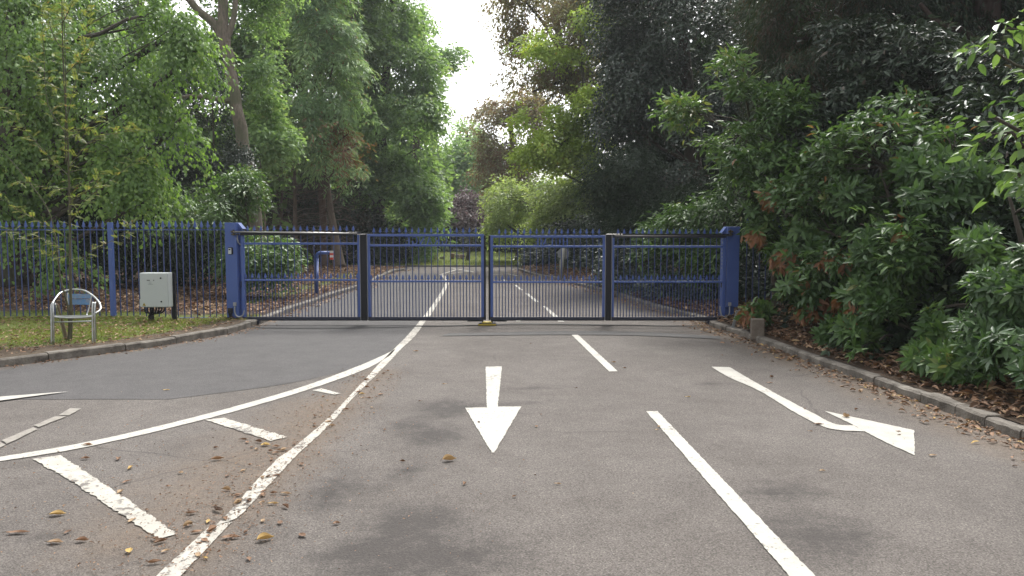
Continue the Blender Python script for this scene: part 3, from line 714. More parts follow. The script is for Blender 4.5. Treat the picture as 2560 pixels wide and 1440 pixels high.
# aluminium chair
zl_ = 0.09
ch = P(186, 862, zl_)
S = ch.y / FPX * 1.0
chair = thing('metal_chair', 'battered aluminium cafe chair with flaking blue back slats around the sapling', 'chair', (ch.x, ch.y, zl_))
def cp(px, py, dy): return Q(px, py, ch.y + dy) - Vector((ch.x, ch.y, zl_))
for side, pts in (('l', [(129, 862, 0), (131, 800, .02), (131, 768, .04), (134, 760, .08), (140, 750, .16), (150, 737, .30), (168, 727, .42), (190, 724.5, .46)]),
                  ('r', [(236, 862, 0), (232, 800, .02), (230, 770, .04), (233, 760, .08), (245, 752, .14), (249, 760, .2)])):
    pass
fr = MB()
arcL = smooth_line([cp(*q) for q in [(129, 862, 0), (128.5, 800, .02), (128, 768, .04), (131, 758, .08), (139, 746, .22), (150, 733, .38), (170, 725.5, .48), (190, 723.5, .5), (212, 727, .48), (232, 739, .40), (247, 755, .28), (251.5, 768, .22), (249, 776, .16), (240, 782, .10), (233, 787, .06)]], 6)
fr.tube(arcL, 0.0115, 10)
fr.build('bow_frame', M['alu'], chair, True)
for a, dx in (((134.5, 861, .03), 0), ((232, 861, 0), 0), ((237.5, 860, .03), 0)):
    top = (133, 757, .06) if a[0] < 200 else (231.5 if a[0] < 235 else 238, 757, .06)
    mid = (a[0] - (1 if a[0] < 200 else 1), 790, .02)
    fr = MB(); fr.tube(smooth_line([cp(*a), cp(*mid), cp(top[0], top[1] + 6, .04), cp(*top), cp(top[0] + (3 if a[0] < 200 else 1), top[1] - 1, .12)], 5), 0.0105, 10); fr.build('front_leg', M['alu'], chair, True)
for pts in ([(138, 760, .14), (150, 800, .32), (163, 851, .50)], [(234, 757, .14), (238, 800, .32), (241, 850, .48)]):
    fr = MB(); fr.tube(smooth_line([cp(*q) for q in pts], 5), 0.0105, 10); fr.build('rear_leg', M['alu'], chair, True)
fr = MB(); fr.tube(smooth_line([cp(*q) for q in [(133, 792, .03), (160, 794, .02), (200, 794, .02), (231, 791, .03)]], 5), 0.0125, 10); fr.build('seat_rail', M['alu'], chair, True)
fr = MB(); fr.tube([cp(135, 805.5, .03), cp(228, 803, .03)], 0.009, 10); fr.build('stretcher', M['alu'], chair, True)
for pts in ([(169, 732, .47), (170, 770, .42), (172, 789, .36), (150, 793, .2)], [(230, 735, .45), (223, 770, .42), (217, 789, .36), (228, 792, .2)]):
    fr = MB(); fr.tube(smooth_line([cp(*q) for q in pts], 5), 0.009, 8); fr.build('back_support', M['alu'], chair, True)
for k, (y0, y1, mt) in enumerate(((735, 746.5, 'slat_blue'), (748, 762, 'slat_blue'))):
    a, b, c2, d = cp(170 + k, y0, .455), cp(229 - k * 2, y0 + 0.6, .455), cp(227 - k * 2, y1, .44), cp(170.5 + k, y1, .44)
    mid = Vector((0, 0.03, 0)); th = Vector((0, 0.006, 0)); vs = []; nseg = 6
    for i in range(nseg + 1):
        t = i / nseg; bow = mid * (1 - (2 * t - 1) ** 2)
        u, l = a.lerp(b, t) + bow, d.lerp(c2, t) + bow
        vs += [u, l, u + th, l + th]
    fs = []
    for i in range(nseg):
        q, r = i * 4, i * 4 + 4
        fs += [(q, q + 1, r + 1, r), (q + 3, q + 2, r + 2, r + 3), (q, r, r + 2, q + 2), (q + 1, q + 3, r + 3, r + 1)]
    fs += [(0, 2, 3, 1), (nseg * 4, nseg * 4 + 1, nseg * 4 + 3, nseg * 4 + 2)]
    MB().add(vs, fs).build('back_slat', M[mt], chair)
for k in range(2):                              # what is left of the seat slats, at the edges of the hole the sapling grows through
    mb = MB(); a = cp(137, 793 - k * 3, .06 + k * .09); b = cp(229, 792 - k * 3, .06 + k * .09)
    mb.tube([a, b], 0.008, 6); mb.build('seat_slat', M['alu'], chair)

# concrete block, leaning board
c = P(1899, 838, 0.10); bx = thing('stone_block', 'short square sandstone block standing in fallen leaves by the kerb', 'stone block', (c.x, c.y + 0.1, 0.08), rz=math.radians(-12))
sz = 32 / FPX * c.y
mb = MB(); mb.box((0, 0, 0.105), (sz, sz * 0.95, 0.27)); ob = mb.build('block', M['block'], bx, bevel=0.012)
mb = MB(); mb.box((0.0, 0.0, -0.02), (sz * 1.15, sz * 1.1, 0.03)); mb.build('mortar_bed', M['block'], bx)
p0, p1 = P(1832, 816, 0.1), Q(1841, 762, 12.6)
bd = thing('leaning_board', 'thin grey board leaning against the blue pillar by the shrubs', 'board', (p0.x, p0.y, 0.08))
mb = MB(); mb.prism([(-0.02, 0), (0.02, 0), (0.085, p1.z - 0.08), (0.045, p1.z - 0.08)], -0.01, 0.01); mb.box((0.0, 0.016, 0.012), (0.05, 0.012, 0.02)); mb.build('board', M['board'], bd)

# bent blue post with a red and white end
yb = P(792, 733, 0.12).y
c = Q(792, 733, yb)
bp = thing('bent_post', 'blue bent tubular post with red and white end behind the gate', 'post', (c.x, yb, 0.10))
def lp(px, py): v = Q(px, py, yb); return Vector((v.x - c.x, 0, v.z - 0.10))
mb = MB(); mb.tube([lp(792, 735)] + [lp(792, 645)] + smooth_line([lp(792, 645), lp(793, 637), lp(798, 632.5), lp(806, 632)], 5) + [lp(824, 632)], 0.040, 12); mb.build('tube', M['blue'], bp, True)
for k, mt in enumerate(('white', 'red', 'white', 'red')):
    a, b = lp(825, 627 + k * 5.5), lp(833, 627 + k * 5.5 + 5.5)
    mb = MB(); mb.prism([(a.x, b.z), (b.x, b.z + 0.0), (b.x, a.z), (a.x, a.z)], -0.03, 0.03); mb.build('reflector_band', M[mt], bp)

# round sign seen from behind
ys = P(1405, 692, 0.15).y
c = Q(1408, 692, ys)
sg = thing('road_sign', 'grey back of a round road sign on a leaning pale post', 'sign', (c.x, ys, 0.1))
def lp2(px, py, dy=0): v = Q(px, py, ys); return Vector((v.x - c.x, dy, v.z - 0.1))
mb = MB(); mb.tube([lp2(1403.5, 697), lp2(1409, 621)], 0.045, 10); mb.build('sign_post', M['pale_post'], sg, True)
pc = lp2(1409, 634.5); R_ = 14.5 / FPX * ys
mb = MB(); mb.tube([pc + Vector((0, 0.05, 0)), pc + Vector((0, 0.058, 0))], R_, 28); mb.build('sign_disc', M['grey_sign'], sg)
mb = MB(); mb.box(pc + Vector((0, 0.045, 0.08)), (0.2, 0.012, 0.03)); mb.box(pc + Vector((0, 0.045, -0.08)), (0.2, 0.012, 0.03)); mb.build('fixing_bracket', M['pale_post'], sg)
mb = MB(); mb.tube([lp2(1400, 697, .06), lp2(1401.5, 648, .06)], 0.022, 8); mb.build('brace_pole', M['pale_post'], sg, True)

# thin dark marker post far right of the lawn
yk = 36.5; c = Q(1331, 663, yk)
mp_ = thing('marker_post', 'thin dark marker post on the far grass', 'post', (c.x, yk, 0.08))
hh = Q(1331, 641, yk).z - 0.08
mb = MB(); mb.box((0, 0, hh / 2), (0.13, 0.13, hh)); mb.build('shaft', M['black'], mp_)
mb = MB(); mb.prism([(-0.075, hh), (0.075, hh), (0, hh + 0.09)], -0.07, 0.07); mb.build('pointed_cap', M['black'], mp_)

# small timber boxes in a row on the far grass
def box_proto(mt):
    r = bpy.data.objects.new('timber_box', None); COL.objects.link(r)
    mb = MB()
    mb.box((0, 0, 0.03), (0.15, 0.14, 0.06)); mb.build('plinth', M['bark_dark'], r)
    mb = MB()
    for k in range(3): mb.box((0, 0, 0.085 + k * 0.052), (0.19 - 0.008 * (k % 2), 0.18, 0.048))
    mb.build('body', M[mt], r, bevel=0.004)
    mb = MB(); mb.box((0, 0, 0.225), (0.22, 0.21, 0.022)); mb.build('lid', M[mt], r)
    return r
def copy_tree(o, parent=None):
    c_ = o.copy(); COL.objects.link(c_); c_.parent = parent
    for k in list(o.children): copy_tree(k, c_)
    return c_
HV = [(1046, .85, 'hive', 'pale timber box first in the row, beside the twisted slim trunk'), (1073, 1.1, 'hive', 'tall pale timber box second in the row under the trees'),
      (1087, 1.1, 'hive', 'tall pale timber box third in the row, just after the tall second one'), (1106, .62, 'hive', 'lowest timber box in the middle of the row'),
      (1131, 1.25, 'hive_red', 'tallest reddish timber box in the row under the trees'), (1144.5, 1.0, 'hive', 'pale timber box just beyond the tall reddish one'),
      (1156, 1.05, 'hive_red', 'reddish timber box at the end of the row beside the dark slim trunk')]
protos = {}
for px, sz_, mt, lb in HV:
    Y = 39 + rnd.uniform(-.5, .5)
    if mt not in protos: o = protos[mt] = box_proto(mt)
    else: o = copy_tree(protos[mt])
    o.location = (Q(px, 650, Y).x, Y, 0.06 + 0.012 * (Y - 33.8)); o.scale = (1.15, 1, sz_); o.rotation_euler.z = rnd.uniform(-.3, .3)
    tag(o, lb, 'box', 'timber boxes in a row on the far grass')

# ------------------------------------------------------------------ foliage
def nz(v): return v / (np.linalg.norm(v, axis=-1, keepdims=True) + 1e-9)
def leaf_mesh(name, pos, d, nrm, ln, wd, tint, mat, parent=None, shape='fan', fold=0.18, curl=0.15):
    n = len(pos); d = nz(d); side = nz(np.cross(d, nrm)); up = np.cross(side, d)
    ln = np.broadcast_to(ln, (n,))[:, None]; wd = np.broadcast_to(wd, (n,))[:, None]
    def at(t, s, u): return pos + d * ln * t + side * wd * s + up * (wd * u)
    if shape == 'diamond':
        vs = [at(0, 0, 0), at(.45, .5, fold), at(1, 0, -curl), at(.45, -.5, fold)]
        tris = [(0, 1, 2), (0, 2, 3)]
    elif shape == 'fan':
        vs = [at(.48, 0, 0), at(0, 0, 0), at(.25, .40, fold), at(.62, .42, fold), at(1, 0, -curl * 1.6), at(.62, -.42, fold), at(.25, -.40, fold)]
        tris = [(0, 1, 2), (0, 2, 3), (0, 3, 4), (0, 4, 5), (0, 5, 6), (0, 6, 1)]
    else:                                        # blade
        vs = [at(0, .5, 0), at(0, -.5, 0), at(.6, -.3, curl), at(1, 0, 3 * curl), at(.6, .3, curl)]
        tris = [(0, 2, 1), (0, 4, 2), (4, 3, 2)]
    m = len(vs)
    V = np.stack(vs, 1).reshape(-1, 3).astype(np.float32)
    T = (np.array(tris)[None] + (np.arange(n) * m)[:, None, None]).reshape(-1, 3).astype(np.int32)
    me = bpy.data.meshes.new(name)
    me.vertices.add(len(V)); me.vertices.foreach_set('co', V.ravel())
    me.loops.add(T.size); me.loops.foreach_set('vertex_index', T.ravel())
    me.polygons.add(len(T)); me.polygons.foreach_set('loop_start', np.arange(0, T.size, 3, dtype=np.int32))
    me.update(calc_edges=True)
    a = me.attributes.new('tint', 'FLOAT', 'FACE')
    a.data.foreach_set('value', np.repeat(np.clip(tint, 0, 1), len(tris)).astype(np.float32))
    return link(name, me, mat, parent)

def ball(rng, n, lo=0.3):
    v = nz(rng.normal(size=(n, 3))); return v * (rng.uniform(lo ** 3, 1, (n, 1)) ** (1 / 3))
def blob_w(b):
    c = Q(b[0], b[1], b[2]); k = b[2] / FPX
    return np.array(c), np.array([b[3] * k, b[5] if len(b) > 5 else b[3] * k * 0.9, b[4] * k])
def sample_blobs(rng, blobs, n, lo, hole, hs, seed):
    cs, rs = zip(*[blob_w(b) for b in blobs]); cs, rs = np.array(cs), np.array(rs)
    wt = (rs[:, 0] * rs[:, 2]) ; wt = wt / wt.sum()
    P_, I_ = [], []
    got = 0
    while got < n:
        i = rng.choice(len(cs), size=n, p=wt)
        u = ball(rng, n, lo); p = cs[i] + u * rs[i] * (1 + 0.34 * wob(u * 2.6 + cs[i] * 1.7, 1.0, seed))[:, None]
        keep = (wob(p, hs, seed) + 0.45 * wob(p, hs * 2.7, seed + 3) > hole) & ((u[:, 1] < 0.25) | (rng.random(n) < 0.4)) & (p[:, 2] > 0.15)
        P_.append(p[keep]); I_.append(i[keep]); got += keep.sum()
        if not keep.any(): break
    return np.concatenate(P_)[:n], cs[np.concatenate(I_)[:n]], cs, rs

def sprays(rng, c, ctr, k, L, droop, spread, thick, ldroop, jit=0.4, adir=(0, 0, 0)):
    n = len(c); ax = c - ctr; ax[:, 2] = ax[:, 2] * 0.35; ax = nz(nz(ax) + np.array(adir) + rng.normal(size=(n, 3)) * 0.35 - np.array([0, 0, droop * 0.6]))
    Lr = L * rng.uniform(0.6, 1.3, (n, 1))
    sv = nz(np.cross(ax, np.array([0, 0, 1.0]) + rng.normal(size=(n, 3)) * 0.25)); up = np.cross(sv, ax)
    t = rng.uniform(0, 1, (n, k)); s = rng.choice([-1, 1], (n, k)); o = rng.uniform(0.02, 1, (n, k)) * spread * (1.05 - 0.6 * t)
    A, Sv, U, LL = ax[:, None], sv[:, None], up[:, None], Lr[:, None]
    pos = c[:, None] + A * ((t - 0.35)[..., None] * LL) + Sv * ((s * o)[..., None] * LL) + U * (rng.normal(size=(n, k)) * thick)[..., None] * LL
    pos[..., 2] -= (droop * (t ** 2 + 0.6 * o ** 2)) * LL[..., 0]
    d = A * 0.55 + Sv * (s * (0.35 + 0.5 * (o > 0.1)))[..., None] + rng.normal(size=(n, k, 3)) * jit * 0.8; d[..., 2] -= ldroop
    nr = U + rng.normal(size=(n, k, 3)) * jit
    return pos.reshape(-1, 3), d.reshape(-1, 3), nr.reshape(-1, 3), np.repeat(np.arange(n), k)

def rosettes(rng, c, ctr, k, droop, up=0.5):
    n = len(c); ax = c - ctr; ax = nz(nz(ax) + np.array([0, -0.25, up]) + rng.normal(size=(n, 3)) * 0.3)
    u = nz(np.cross(ax, rng.normal(size=(n, 3)))); v = np.cross(ax, u)
    a = (np.arange(k)[None] / k * 2 * np.pi + rng.uniform(0, 6.28, (n, 1)) + rng.normal(size=(n, k)) * 0.25)
    rad = u[:, None] * np.cos(a)[..., None] + v[:, None] * np.sin(a)[..., None]
    lift = rng.uniform(-0.15, 0.75, (n, k))[..., None]
    d = rad + ax[:, None] * lift + rng.normal(size=(n, k, 3)) * 0.3; d[..., 2] -= droop * (0.6 + 0.8 * rng.random((n, k)))
    pos = c[:, None] + rad * 0.012 - ax[:, None] * rng.uniform(0, 0.05, (n, k))[..., None]
    nr = ax[:, None] - rad * lift * 0.8 + rng.normal(size=(n, k, 3)) * 0.15
    return pos.reshape(-1, 3), d.reshape(-1, 3), nr.reshape(-1, 3), np.repeat(np.arange(n), k)

def limb(mb, a, b, r0, r1, seg=5, sag=0.08, n=6):
    a, b = Vector(a), Vector(b); L = (b - a).length
    off = Vector((rnd.uniform(-1, 1), rnd.uniform(-1, 1), rnd.uniform(-.3, 1))) * L * sag
    pts = [a.lerp(b, i / seg) + off * math.sin(math.pi * i / seg) + Vector((rnd.uniform(-1, 1), rnd.uniform(-1, 1), rnd.uniform(-1, 1))) * L * 0.018 * (0 < i < seg) for i in range(seg + 1)]
    mb.tube(pts, [r0 + (r1 - r0) * i / seg for i in range(seg + 1)], n)
    return pts

def plant(name, label, cat, blobs, n, k, ln, wd, mat, trunk=None, bk='bark_dark', L=0.6, droop=0.35, spread=0.5, thick=0.08, ldroop=0.3, lo=0.35, hole=-0.25, hsc=0.8,
          shape='diamond', seed=1, group=None, mode='spray', jit=0.4, tint=None, dead=0.0, twigs=40, extra=None, limbs=True, base=None, up=0.5, fold=0.18, adir=(0, 0, 0), drop=0.0):
    rng = np.random.default_rng(seed)
    c, ctr, cs, rs = sample_blobs(rng, blobs, n, lo, hole, hsc, seed * 1.37)
    if mode == 'spray': pos, d, nr, ci = sprays(rng, c, ctr, k, L, droop, spread, thick, ldroop, jit, adir)
    else: pos, d, nr, ci = rosettes(rng, c, ctr, k, droop, up)
    tc = 0.42 + 0.20 * wob(c, 0.9, seed) + rng.normal(size=len(c)) * 0.15
    t = tc[ci] + rng.normal(size=len(pos)) * 0.08
    t = np.clip(t, 0, 0.84)
    if dead: t = np.where(rng.random(len(pos)) < dead, rng.uniform(0.9, 1, len(pos)), t)
    if tint is not None: t = tint(pos, t, rng, c[ci])
    if mode != 'spray':
        dd_ = t > 0.86; d[dd_] = d[dd_] * 0.55 - np.array([0, 0, 0.75])     # dead leaves hang
        kp = rng.random(len(t)) > drop; pos, d, nr, t = pos[kp], d[kp], nr[kp], t[kp]
    tr = None
    if trunk:
        tp = [Q(*q[:3]) if len(q) == 4 else Vector(q[:3]) for q in trunk]; rr = [q[3] for q in trunk]
        b0 = tp[0]
    else:
        lowest = cs[np.argmin(cs[:, 2] - rs[:, 2])]
        b0 = Vector((cs[:, 0].mean(), cs[:, 1].mean(), 0.0)) if base is None else Vector(base)
        top = cs[np.argmax(cs[:, 2])]
        tp = [b0, b0.lerp(Vector(top), 0.5) + Vector((0.1, 0, 0)), Vector(top)]; rr = [0.05, 0.035, 0.012]
    root = thing(name, label, cat, b0, group)
    O = np.array(b0)
    mb = MB()
    pts = smooth_line([p - b0 for p in tp], 6); m = len(pts)
    ri = [np.interp(i / (m - 1) * (len(rr) - 1), range(len(rr)), rr) for i in range(m)]
    pts = [p + Vector((math.sin(i * 1.3 + seed), math.cos(i * 1.7 + seed), 0)) * ri[i] * 0.12 for i, p in enumerate(pts)]
    mb.tube(pts, ri, 12 if rr[0] > 0.1 else 7)
    if rr[0] > 0.12: mb.tube([pts[0] + Vector((0, 0, -0.1)), pts[0] + Vector((0, 0, 0.25)), pts[0] + Vector((0, 0, .6))], [rr[0] * 1.5, rr[0] * 1.15, rr[0] * 0.9], 12)
    if limbs:
        tips = []
        for bc, br in zip(cs, rs):
            q = Vector(bc) - b0
            cand = [i for i in range(m) if pts[i].z < q.z + 0.2] or [0]
            i = min(cand, key=lambda i: abs(pts[i].z - (q.z - 0.55 * math.hypot(pts[i].x - q.x, pts[i].y - q.y))))
            r0 = min(ri[i] * 0.75, 0.017 * (pts[i] - q).length + 0.008)
            tips.append((limb(mb, pts[i], q, r0, r0 * 0.4, 6, 0.1), r0))
        idx = rng.choice(len(c), size=min(twigs, len(c)), replace=False)
        for i in idx:
            q = Vector(c[i]) - b0
            bi = int(np.argmin(np.linalg.norm(cs - ctr[i], axis=1))); pl, r0 = tips[bi]
            s = pl[rnd.randint(2, len(pl) - 1)]
            limb(mb, s, q, max(r0 * 0.3, 0.006), 0.004, 4, 0.1, 5)
    if extra:
        for ep in extra:
            e = smooth_line([Q(*q[:3]) - b0 for q in ep], 5); er = [np.interp(i / (len(e) - 1) * (len(ep) - 1), range(len(ep)), [q[3] for q in ep]) for i in range(len(e))]
            mb.tube(e, er, 8)
    mb.build('trunk' if rr[0] > 0.06 else 'stem', M[bk], root, True)
    sc_ = rng.uniform(0.7, 1.25, len(pos))
    leaf_mesh('crown' if rr[0] > 0.06 else 'foliage', pos - O, d, nr, ln * sc_, wd * sc_, t, mat, root, shape, fold)
    return root

BR = (0.20, 0.10, 0.045)
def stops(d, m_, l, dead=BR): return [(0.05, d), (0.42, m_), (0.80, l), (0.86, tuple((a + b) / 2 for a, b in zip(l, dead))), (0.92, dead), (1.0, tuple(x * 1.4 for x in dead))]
F = {}
F['lime'] = leaf_mat('lime_tree_leaf', stops((0.077, 0.140, 0.039), (0.129, 0.222, 0.056), (0.211, 0.315, 0.077)), 0.5, 0.4, 0.4)
F['beech'] = leaf_mat('beech_leaf', stops((0.107, 0.180, 0.089), (0.173, 0.271, 0.121), (0.271, 0.382, 0.166)), 0.5, 0.4, 0.4)
F['oak'] = leaf_mat('oak_leaf', stops((0.077, 0.133, 0.056), (0.126, 0.201, 0.081), (0.200, 0.289, 0.111)), 0.5, 0.4, 0.4)
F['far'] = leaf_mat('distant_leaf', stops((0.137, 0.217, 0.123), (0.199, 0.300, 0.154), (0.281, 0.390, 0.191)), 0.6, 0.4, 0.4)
F['conifer'] = leaf_mat('hemlock_needle', stops((0.123, 0.203, 0.109), (0.197, 0.302, 0.148), (0.336, 0.448, 0.214), (0.17, 0.085, 0.048)), 0.55, 0.35, 0.4)
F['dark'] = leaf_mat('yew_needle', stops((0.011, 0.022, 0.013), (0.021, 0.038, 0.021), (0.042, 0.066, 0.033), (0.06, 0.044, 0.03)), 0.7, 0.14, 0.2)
F['holly'] = leaf_mat('holly_leaf', stops((0.020, 0.036, 0.024), (0.034, 0.056, 0.035), (0.056, 0.084, 0.048), (0.10, 0.08, 0.062)), 0.33, 0.1, 0.55)
F['laurel'] = leaf_mat('laurel_leaf', stops((0.042, 0.086, 0.031), (0.078, 0.142, 0.048), (0.134, 0.216, 0.072)), 0.38, 0.28, 0.45)
F['rhodo'] = leaf_mat('rhododendron_leaf', stops((0.026, 0.058, 0.018), (0.056, 0.111, 0.030), (0.106, 0.177, 0.050), (0.19, 0.088, 0.042)), 0.5, 0.22, 0.3)
F['bright'] = leaf_mat('yellow_green_leaf', stops((0.198, 0.273, 0.066), (0.311, 0.406, 0.094), (0.453, 0.547, 0.133), (0.33, 0.28, 0.04)), 0.5, 0.4, 0.4)
F['chestnut'] = leaf_mat('autumn_chestnut_leaf', stops((0.149, 0.158, 0.089), (0.220, 0.222, 0.116), (0.298, 0.298, 0.139), (0.155, 0.105, 0.06)), 0.6, 0.38, 0.35, (1.5, 1.35, 0.9))
F['olive'] = leaf_mat('olive_leaf', stops((0.170, 0.219, 0.103), (0.258, 0.323, 0.143), (0.375, 0.450, 0.195)), 0.55, 0.38, 0.4)
F['purple'] = leaf_mat('purple_leaf', stops((0.094, 0.073, 0.075), (0.138, 0.104, 0.106), (0.200, 0.150, 0.150), (0.13, 0.1, 0.09)), 0.55, 0.3, 0.4, (1.4, 1.15, 1.2))
F['young'] = leaf_mat('rowan_leaflet', stops((0.0935, 0.1190, 0.0382), (0.1360, 0.1615, 0.0510), (0.1870, 0.2040, 0.0723), (0.2125, 0.1275, 0.0595)), 0.5, 0.4, 0.4)
F['litter'] = leaf_mat('fallen_leaf', [(0, (0.0672, 0.0415, 0.0269)), (0.35, (0.1466, 0.0830, 0.0489)), (0.7, (0.2322, 0.1368, 0.0806)), (0.9, (0.3054, 0.2138, 0.1282)), (1, (0.4154, 0.2811, 0.0856))], 0.7, 0.1, 0.3, (1.2, 1.0, 0.7))
F['grass'] = leaf_mat('grass_blade', [(0, (0.07, 0.10, 0.024)), (0.5, (0.14, 0.17, 0.042)), (0.85, (0.20, 0.20, 0.065)), (1, (0.25, 0.20, 0.10))], 0.6, 0.35, 0.3)

# ---- left of the road: behind the railings
plant('lime_tree', 'large leaved lime tree drooping bright branches over the railings above the metal chair', 'tree',
      [(60, 10, 17.8, 190, 90, 2.0), (170, 130, 17, 150, 60, 1.6), (250, 165, 16.4, 110, 38, 1.2), (330, 215, 16, 100, 34, 1.0), (405, 258, 15.8, 70, 30, .8), (452, 296, 15.7, 34, 42, .5),
       (110, 270, 17, 150, 55, 1.6), (220, 310, 16.2, 120, 42, 1.2), (300, 380, 15.9, 70, 44, .9), (345, 440, 15.7, 48, 42, .6), (374, 500, 15.6, 32, 40, .5), (110, 400, 16.6, 160, 55, 1.5), (240, 450, 16, 80, 44, 1.0), (-60, 200, 17.5, 120, 260, 2), (60, 500, 16.8, 130, 40, 1.2),
       (410, 30, 16.4, 80, 44, .9), (470, 80, 15.9, 40, 46, .5), (490, 125, 15.7, 20, 38, .3), (50, 625, 15.5, 60, 40, .5), (160, 645, 15.4, 34, 44, .4)],
      2900, 19, 0.088, 0.070, F['lime'], [(40, 700, 16.2, .26), (26, 420, 16.2, .23), (34, 200, 16.3, .19), (40, 0, 16.6, .16), (42, -150, 17, .1)], 'bark_dark', L=1.1, droop=0.62, spread=0.22, thick=.025, ldroop=0.65, lo=0.2, hole=0.22, hsc=1.45, shape='fan', seed=3, twigs=220, jit=.33, adir=(0.8, -0.5, -0.5), limbs=True)
plant('holly_bush', 'dark grey green holly growing behind the leaning trunk', 'shrub',
      [(500, 330, 23.6, 90, 80, 1.2), (450, 400, 23.6, 100, 80, 1.4), (560, 400, 23.8, 60, 60, .8), (530, 210, 24, 70, 70, .9), (440, 250, 24, 70, 80, 1), (600, 385, 21.4, 30, 22, .3)], 2600, 13, 0.075, 0.045, F['holly'], None, L=0.5, droop=0.3, hole=-0.1, seed=4, hsc=1.1)
plant('laurel_bush', 'bright leaved laurel bush behind the railings beside the key safe pillar', 'shrub',
      [(490, 500, 17.8, 100, 60, 1.2), (590, 530, 17.2, 62, 46, .8), (605, 630, 16.8, 50, 60, .6), (660, 640, 16.6, 66, 48, .6), (705, 620, 17, 30, 36, .5), (610, 465, 17.8, 45, 45, .7)],
      1500, 11, 0.105, 0.042, F['laurel'], None, L=0.5, droop=0.35, ldroop=0.35, spread=0.4, hole=-0.05, seed=5, hsc=1.4, shape='fan')
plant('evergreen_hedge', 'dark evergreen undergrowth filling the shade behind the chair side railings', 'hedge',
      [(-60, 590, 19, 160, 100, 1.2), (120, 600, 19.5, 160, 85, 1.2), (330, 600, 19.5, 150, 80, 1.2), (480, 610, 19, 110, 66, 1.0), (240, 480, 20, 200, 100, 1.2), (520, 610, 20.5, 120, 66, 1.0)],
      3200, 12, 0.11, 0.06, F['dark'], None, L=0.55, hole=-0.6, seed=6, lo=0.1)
plant('beech_tree', 'tall leaning grey trunked beech forking high beside the laurel', 'tree',
      [(450, -60, 23.5, 120, 60, 1.6), (600, -90, 24, 150, 70, 1.6), (650, 60, 24.2, 62, 70, 1.3), (690, 190, 24, 62, 80, 1.2), (660, 300, 24, 48, 62, 1.0), (690, 330, 24.4, 50, 60, 1), (520, 90, 24.5, 40, 36, 1.0), (430, 150, 24.5, 50, 36, 1)],
      1300, 14, 0.13, 0.08, F['beech'], [(648, 665, 22, .225), (634, 520, 22, .185), (612, 380, 22, .175), (590, 260, 22, .165), (572, 150, 22, .155), (560, 90, 22, .15), (556, -20, 22, .13), (552, -140, 22, .10)], 'bark_grey', L=0.7, droop=0.45, hole=0.2, hsc=1.1, seed=7,
      extra=[[(566, 110, 22, .15), (535, 60, 22, .12), (490, 20, 21.8, .10), (440, -50, 21.6, .09)], [(590, 255, 22, .09), (540, 248, 21.9, .07), (480, 240, 21.8, .05), (430, 250, 21.8, .03)], [(566, 100, 22, .10), (585, 40, 22, .08), (592, -60, 22, .07)]], twigs=40, limbs=False)
plant('oak_tree', 'broad green oak with dark crooked limbs behind the hemlock', 'tree',
      [(770, 50, 36, 110, 90, 3.0), (660, 150, 35, 70, 90, 2.4), (860, 90, 36, 90, 90, 2.6), (780, -70, 36, 200, 70, 3), (720, 240, 36, 70, 70, 2), (660, 320, 35, 70, 70, 2), (900, 0, 37, 90, 90, 2.5), (690, 400, 36, 60, 50, 1.8), (760, 150, 35, 70, 50, 2), (700, 60, 35, 50, 60, 2)],
      3200, 14, 0.19, 0.125, F['oak'], [(790, 660, 37, .30), (780, 400, 37, .27), (760, 250, 37, .24), (735, 130, 37, .2), (720, 0, 37, .15)], 'bark_dark', L=1.0, droop=0.3, hole=0.1, hsc=0.9, seed=8,
      extra=[[(760, 240, 34.6, .15), (730, 180, 33.6, .12), (700, 120, 33.4, .08), (690, 40, 33, .05)], [(765, 260, 35.6, .13), (810, 170, 34, .10), (850, 90, 33.4, .07), (900, 20, 33, .05)], [(720, 60, 36, .12), (700, -40, 36, .08)]], twigs=100)
def hem_t(pos, t, rng, c):
    q = Q(885, 350, 30); dd = np.hypot((c[:, 0] - q.x) / 1.0, (c[:, 2] - q.z) / 0.75)
    b = (dd < 1) & (rng.random(len(t)) < 0.72) | (rng.random(len(t)) < 0.03)
    return np.where(b, rng.uniform(0.9, 1, len(t)), t)
plant('hemlock_tree', 'hemlock conifer with layered drooping sprays and a rust brown patch low on one side', 'conifer',
      [(810, -60, 30, 55, 50, 1.2), (790, 20, 30, 70, 20, 1.4), (830, 70, 29.8, 80, 16, 1.4), (790, 115, 29.6, 90, 15, 1.5), (840, 150, 29.4, 85, 15, 1.5), (780, 190, 29.3, 95, 15, 1.5), (830, 225, 29.2, 105, 15, 1.5), (780, 262, 29, 105, 15, 1.6), (855, 285, 29, 85, 15, 1.4), (790, 318, 29, 105, 16, 1.6), (870, 335, 28.8, 62, 16, 1.2), (890, 365, 28.8, 44, 13, 1), (760, 368, 29, 80, 16, 1.3), (890, 425, 28.8, 40, 7, .7), (840, 390, 29, 50, 12, 1)],
      1100, 40, 0.20, 0.045, F['conifer'], [(812, 672, 31, .15), (806, 500, 31, .145), (802, 300, 31, .13), (800, 100, 31, .09), (805, -120, 31, .05)], 'bark_red', L=0.95, droop=0.6, spread=0.42, thick=0.015, ldroop=0.45, lo=0.25, hole=-0.05, hsc=1.1, seed=9, tint=hem_t, jit=0.2, twigs=70, adir=(0, -0.5, 0))
